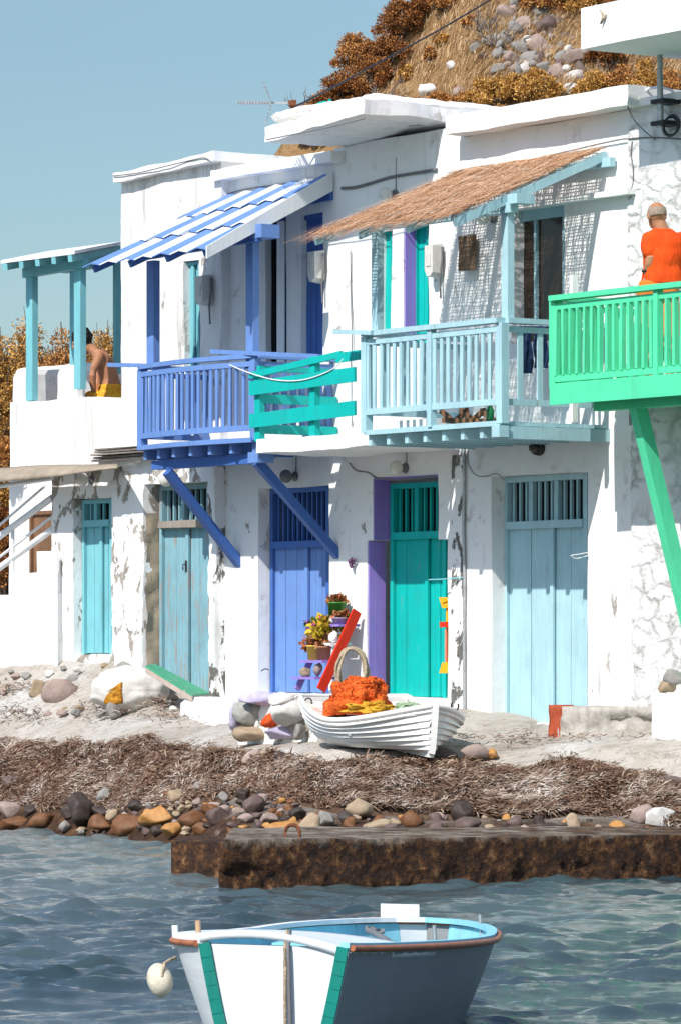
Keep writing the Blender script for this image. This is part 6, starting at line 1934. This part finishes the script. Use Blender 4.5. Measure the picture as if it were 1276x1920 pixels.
# ================================================================== people
def fused(name, mat, parent, skins=(), shapes=None, voxel=.009, smooth=4, wrinkle=0.0):
    """one continuous skin: evaluated limb chains and solid shapes fused by a voxel remesh"""
    mb = MB()
    dg = bpy.context.evaluated_depsgraph_get()
    for o in skins:
        dg.update()
        e = o.evaluated_get(dg); me = e.to_mesh()
        mw = Matrix.Translation(Vector(parent.location))
        mb.add([mw @ v.co for v in me.vertices], [tuple(p.vertices) for p in me.polygons], True)
        e.to_mesh_clear()
    if shapes: mb.add(shapes.v, shapes.f, True)
    for o in skins:
        me0 = o.data; bpy.data.objects.remove(o); bpy.data.meshes.remove(me0)
    o = mb.build(name, mat, parent)
    m = o.modifiers.new('r', 'REMESH'); m.mode = 'VOXEL'; m.voxel_size = voxel; m.use_smooth_shade = True
    m = o.modifiers.new('s', 'SMOOTH'); m.factor = .5; m.iterations = smooth
    dg = bpy.context.evaluated_depsgraph_get(); dg.update()
    e = o.evaluated_get(dg); me = bpy.data.meshes.new_from_object(e)
    old = o.data; o.modifiers.clear(); o.data = me; bpy.data.meshes.remove(old)
    if wrinkle:
        for v in me.vertices:
            q = v.co
            f = 0.5 - abs(mnoise.noise(Vector((q.x * 9 + q.z * 5, q.y * 9, q.z * 4))))
            v.co = q + v.normal * wrinkle * (f + .5 * mnoise.noise(q * 11))
    if not me.materials: me.materials.append(mat)
    me.polygons.foreach_set('use_smooth', [True] * len(me.polygons))
    return o

def rings(mb, rs, n=24):
    """closed body of elliptical rings (centre, half width along x, half depth along y)"""
    vs = []; fs = []
    for c, a, b in rs:
        for k in range(n):
            g = 2 * math.pi * k / n; cg, sg = math.cos(g), math.sin(g)
            e = .82
            vs.append(Vector(c) + Vector((math.copysign(abs(cg) ** e, cg) * a, math.copysign(abs(sg) ** e, sg) * b, 0)))
    m = len(rs)
    for i in range(m - 1):
        for k in range(n): fs.append((i * n + k, i * n + (k + 1) % n, (i + 1) * n + (k + 1) % n, (i + 1) * n + k))
    fs.append(tuple(range(n - 1, -1, -1))); fs.append(tuple((m - 1) * n + k for k in range(n)))
    return mb.add(vs, fs, True)

def limb(mb, pts, rs, n=12):
    mb.tube(pts, rs, n)
    mb.ball(pts[0], rs[0], rs[0], rs[0], 7); mb.ball(pts[-1], rs[-1], rs[-1], rs[-1], 7)
    return mb

def fingers(mb, wrist, d, n, k=1.0):
    d = d.normalized(); s = d.cross(n).normalized(); n = s.cross(d).normalized()
    R3 = Matrix((s, n, d)).transposed()
    mb.ball(wrist + d * .045 * k, .042 * k, .020 * k, .052 * k, 9, rot=R3)
    for o, L, c in ((-.030, .060, .6), (-.010, .074, .5), (.010, .070, .55), (.029, .054, .7)):
        b = wrist + d * .082 * k + s * o * k
        m1 = b + d * L * .5 * k + n * L * .22 * c * k; m2 = b + d * L * .85 * k + n * L * .65 * c * k
        limb(mb, [b, m1, m2], [.0105 * k, .0095 * k, .0080 * k], 8)
    limb(mb, [wrist + d * .03 * k - s * .036 * k, wrist + d * .062 * k - s * .056 * k + n * .014 * k, wrist + d * .088 * k - s * .052 * k + n * .034 * k], [.013 * k, .011 * k, .009 * k], 8)

def head_shape(mb, c, face, up, k=1.0):
    """skull, jaw, nose, brow, ears; face is the way it looks"""
    f = face.normalized(); s = f.cross(up).normalized(); u = s.cross(f).normalized()
    R3 = Matrix((s, f, u)).transposed()
    mb.ball(c + u * .018 * k - f * .012 * k, .078 * k, .097 * k, .092 * k, 14, rot=R3)
    mb.ball(c - u * .048 * k + f * .034 * k, .056 * k, .060 * k, .066 * k, 10, rot=R3)
    limb(mb, [c + f * .086 * k + u * .012 * k, c + f * .108 * k - u * .022 * k], [.009 * k, .015 * k], 8)
    mb.ball(c + f * .080 * k - u * .058 * k, .026 * k, .012 * k, .010 * k, 6, rot=R3)
    for e in (-1, 1):
        mb.ball(c + s * e * .080 * k - f * .010 * k - u * .010 * k, .011 * k, .022 * k, .034 * k, 8, rot=R3)
        mb.ball(c + s * e * .033 * k + f * .083 * k + u * .018 * k, .017 * k, .010 * k, .011 * k, 6, rot=R3)
    return R3
skinm = Mat('tanned_skin', .55, .3); skinm.base(skinm.ramp(skinm.noise(9, detail=4), [(.3, (.33, .145, .075, 1)), (.7, (.45, .22, .12, 1))])); skinm.p.inputs['Subsurface Weight'].default_value = .08
skinm.p.inputs['Subsurface Radius'].default_value = (.02, .008, .004)

# ---- man in orange on the green balcony, seen from behind
Ym = W(s_of(1240, .50), .50, 0).y
def mp(px, py, dy=0.0): return at(px, py, Ym + dy)
feet_z = zdG
man = empty('person', Vector((mp(1236, 700).x, Ym, feet_z)), 'balding grey haired person in an orange T-shirt on the green balcony, back turned', 'person')
hc = mp(1229, 404, .02); look = Vector((-.35, .9, -.12)); upv = Vector((-.08, .1, 1))
mb = MB()
head_shape(mb, hc, look, upv)
limb(mb, [mp(1233, 414, .0), mp(1241, 436, .0)], [.058, .066], 14)
rings(mb, [(mp(1236, 556), .165, .12), (mp(1236, 535), .165, .125), (mp(1239, 508), .145, .11), (mp(1244, 475), .165, .12), (mp(1246, 452), .175, .11), (mp(1243, 437), .11, .085)])
hL = mp(1211, 512, -.05); hR = mp(1281, 524, .04)
limb(mb, [mp(1216, 448, -.01), mp(1219, 468, -.06), mp(1219, 482, -.09), mp(1216, 495, -.08), hL], [.058, .050, .043, .041, .027], 12)
fingers(mb, hL, Vector((.10, .25, -1)), Vector((1, .2, .1)))
limb(mb, [mp(1278, 454, -.01), mp(1288, 474, -.04), mp(1292, 490, -.05), mp(1289, 506, 0), hR], [.058, .050, .043, .040, .027], 12)
fingers(mb, hR, Vector((-.15, .3, -1)), Vector((-1, .2, .1)))
for dx in (-19, 19):
    kx = 1236 + dx; az = feet_z + .08
    k0 = mp(kx - 2, 640, .03); an_ = mp(kx, 720, 0)
    limb(mb, [mp(kx * .5 + 618, 552), mp(kx, 600, .01), k0, mp(kx, 672, -.03), Vector((an_.x, an_.y, az))], [.098, .082, .058, .060, .038], 12)
    limb(mb, [Vector((an_.x, an_.y - .04, feet_z + .035)), Vector((an_.x - .015, an_.y + .10, feet_z + .035)), Vector((an_.x - .03, an_.y + .19, feet_z + .025))], [.036, .038, .026], 10)
fused('body', skinm.m, man, shapes=mb, voxel=.008, smooth=3)
orm = Mat('orange_cotton', .85, .1); orm.base(orm.ramp(orm.noise(6, detail=4), [(.3, (.62, .058, .010, 1)), (.7, (.76, .085, .014, 1))])); orm.bump(orm.noise(9, orm.coord((1.3, 1.3, .5)), 5), .6, .04)
mb = MB()
rings(mb, [(mp(1241, 534), .178, .152), (mp(1240, 518), .172, .146), (mp(1241, 500), .160, .132), (mp(1244, 478), .182, .138), (mp(1245, 458), .196, .130), (mp(1244, 446), .182, .115), (mp(1241, 437), .112, .088), (mp(1240, 430), .076, .078)])
limb(mb, [mp(1218, 449, -.01), mp(1216, 458, -.04), mp(1217, 470, -.07)], [.074, .071, .066], 12)
limb(mb, [mp(1274, 452, -.01), mp(1282, 464, -.03), mp(1288, 476, -.04)], [.074, .071, .066], 12)
fused('t_shirt', orm.m, man, shapes=mb, voxel=.010, smooth=5, wrinkle=.016)
mb = MB()
rings(mb, [(mp(1233, 562), .172, .145), (mp(1231, 545), .176, .148), (mp(1234, 530), .166, .142), (mp(1238, 522), .150, .130)])
for dx in (-19, 19): limb(mb, [mp(1234 + dx * .6, 555), mp(1234 + dx, 600), mp(1234 + dx, 622)], [.115, .105, .098], 12)
fused('shorts', plain('orange_shorts', (.74, .17, .03, 1), .85, .1, .15, 8, .4), man, shapes=mb, voxel=.012, smooth=5, wrinkle=.016)
hm = plain('grey_hair', (.34, .265, .21, 1), .9, .1, .4, 60, .8)
f_ = look.normalized(); s_ = f_.cross(upv).normalized(); u_ = s_.cross(f_).normalized()
R3 = Matrix((s_, f_, u_)).transposed()
vs = []; n = 22
for i in range(n + 1):                      # fringe of hair round the back of a bald crown
    for k in range(2 * n + 1):
        a = math.pi + (k / (2 * n)) * math.pi; v = i / n
        th = 1.16 + .72 * v + .10 * mnoise.noise(Vector((a * 5, 2, 1))) * (1 - v) - .10 * abs(math.cos(a)) * (1 - v)
        w = 1 + .012 * mnoise.noise(Vector((a * 9, v * 3, 1)))
        vs.append(hc + u_ * .016 - f_ * .012 + R3 @ (Vector((math.sin(th) * math.cos(a) * .084, math.sin(th) * math.sin(a) * .104, math.cos(th) * .097)) * w))
mb = MB().add(vs, [(i * (2 * n + 1) + k, (i + 1) * (2 * n + 1) + k, (i + 1) * (2 * n + 1) + k + 1, i * (2 * n + 1) + k + 1) for i in range(n) for k in range(2 * n)], True)
o = mb.build('hair', hm, man); sm = o.modifiers.new('s', 'SOLIDIFY'); sm.thickness = .004
MB().tube([hL + Vector((0, .0, .02)) + Vector((.034 * math.cos(a), .034 * math.sin(a), .004 * math.cos(a))) for a in [i * 6.283 / 14 for i in range(15)]], .011, 6).build('wristband', M['black'], man)

# ---- bather on the terrace
tb2 = -.40
Yb = W(s_of(190, tb2), tb2, 0).y
def bp(px, py, dy=0.0): return at(px + 3, py, Yb + dy)
ba = empty('person', bp(200, 800), 'bare backed dark haired person in yellow shorts sitting bent forward behind the terrace wall', 'person')
mb = MB()
hc = bp(149, 640); look = Vector((-.9, .1, -.45)); upv = Vector((-.5, 0, .8))
head_shape(mb, hc, look, upv)
limb(mb, [bp(157, 645), bp(172, 656)], [.056, .062], 12)
rings(mb, [(bp(207, 752), .125, .165), (bp(207, 735), .125, .160), (bp(203, 712), .105, .140), (bp(196, 688), .112, .155), (bp(188, 668), .105, .165), (bp(180, 656), .075, .120)])
w1 = bp(174, 738, -.15); w2 = bp(180, 738, .16)
limb(mb, [bp(184, 668, -.17), bp(174, 690, -.19), bp(171, 703, -.19), bp(171, 718, -.17), w1], [.056, .046, .040, .038, .026], 12)
fingers(mb, w1, Vector((.2, .1, -1)), Vector((-1, .3, 0)))
limb(mb, [bp(188, 664, .17), bp(183, 690, .19), bp(181, 703, .19), bp(180, 720, .17), w2], [.056, .046, .040, .038, .026], 12)
fingers(mb, w2, Vector((.1, 0, -1)), Vector((-1, -.3, 0)))
for dy in (-.10, .10):
    limb(mb, [bp(203, 748, dy), bp(176, 748, dy), bp(148, 750, dy * 1.3), bp(150, 786, dy * 1.3), bp(153, 820, dy * 1.2)], [.095, .080, .058, .056, .036], 12)
    limb(mb, [bp(156, 826, dy * 1.2), bp(138, 828, dy * 1.2), bp(126, 830, dy * 1.2)], [.036, .036, .026], 10)
fused('body', skinm.m, ba, shapes=mb, voxel=.009, smooth=4)
mb = MB()
rings(mb, [(bp(206, 758), .150, .190), (bp(207, 742), .152, .188), (bp(207, 730), .142, .178), (bp(206, 722), .130, .165)])
for dy in (-.10, .10): limb(mb, [bp(203, 750, dy), bp(170, 750, dy)], [.115, .098], 12)
ysm = Mat('yellow_patterned_cotton', .85, .1); ysm.base(ysm.ramp(ysm.noise(26, detail=3), [(.42, (.62, .26, .02, 1)), (.55, (.78, .46, .05, 1)), (.66, (.70, .18, .03, 1))])); ysm.bump(ysm.noise(14), .4, .02)
fused('shorts', ysm.m, ba, shapes=mb, voxel=.012, smooth=4, wrinkle=.018)
f_ = look.normalized(); s_ = f_.cross(upv).normalized(); u_ = s_.cross(f_).normalized()
R3 = Matrix((s_, f_, u_)).transposed()
mb = MB().ball(hc + u_ * .030 - f_ * .030, .100, .112, .104, 20, .10, 5, 3, rot=R3)
for k in range(60):
    rr_ = random.Random(k); d = Vector((rr_.gauss(0, 1), rr_.gauss(-.3, 1), rr_.gauss(.3, 1))).normalized()
    mb.ball(hc + u_ * .03 - f_ * .03 + R3 @ Vector((d.x * .094, d.y * .106, d.z * .098)), .018, .018, .018, 5, .3, 4, k)
mb.build('hair', plain('black_hair', (.012, .010, .010, 1), .7, .3, .5, 50, .8), ba)
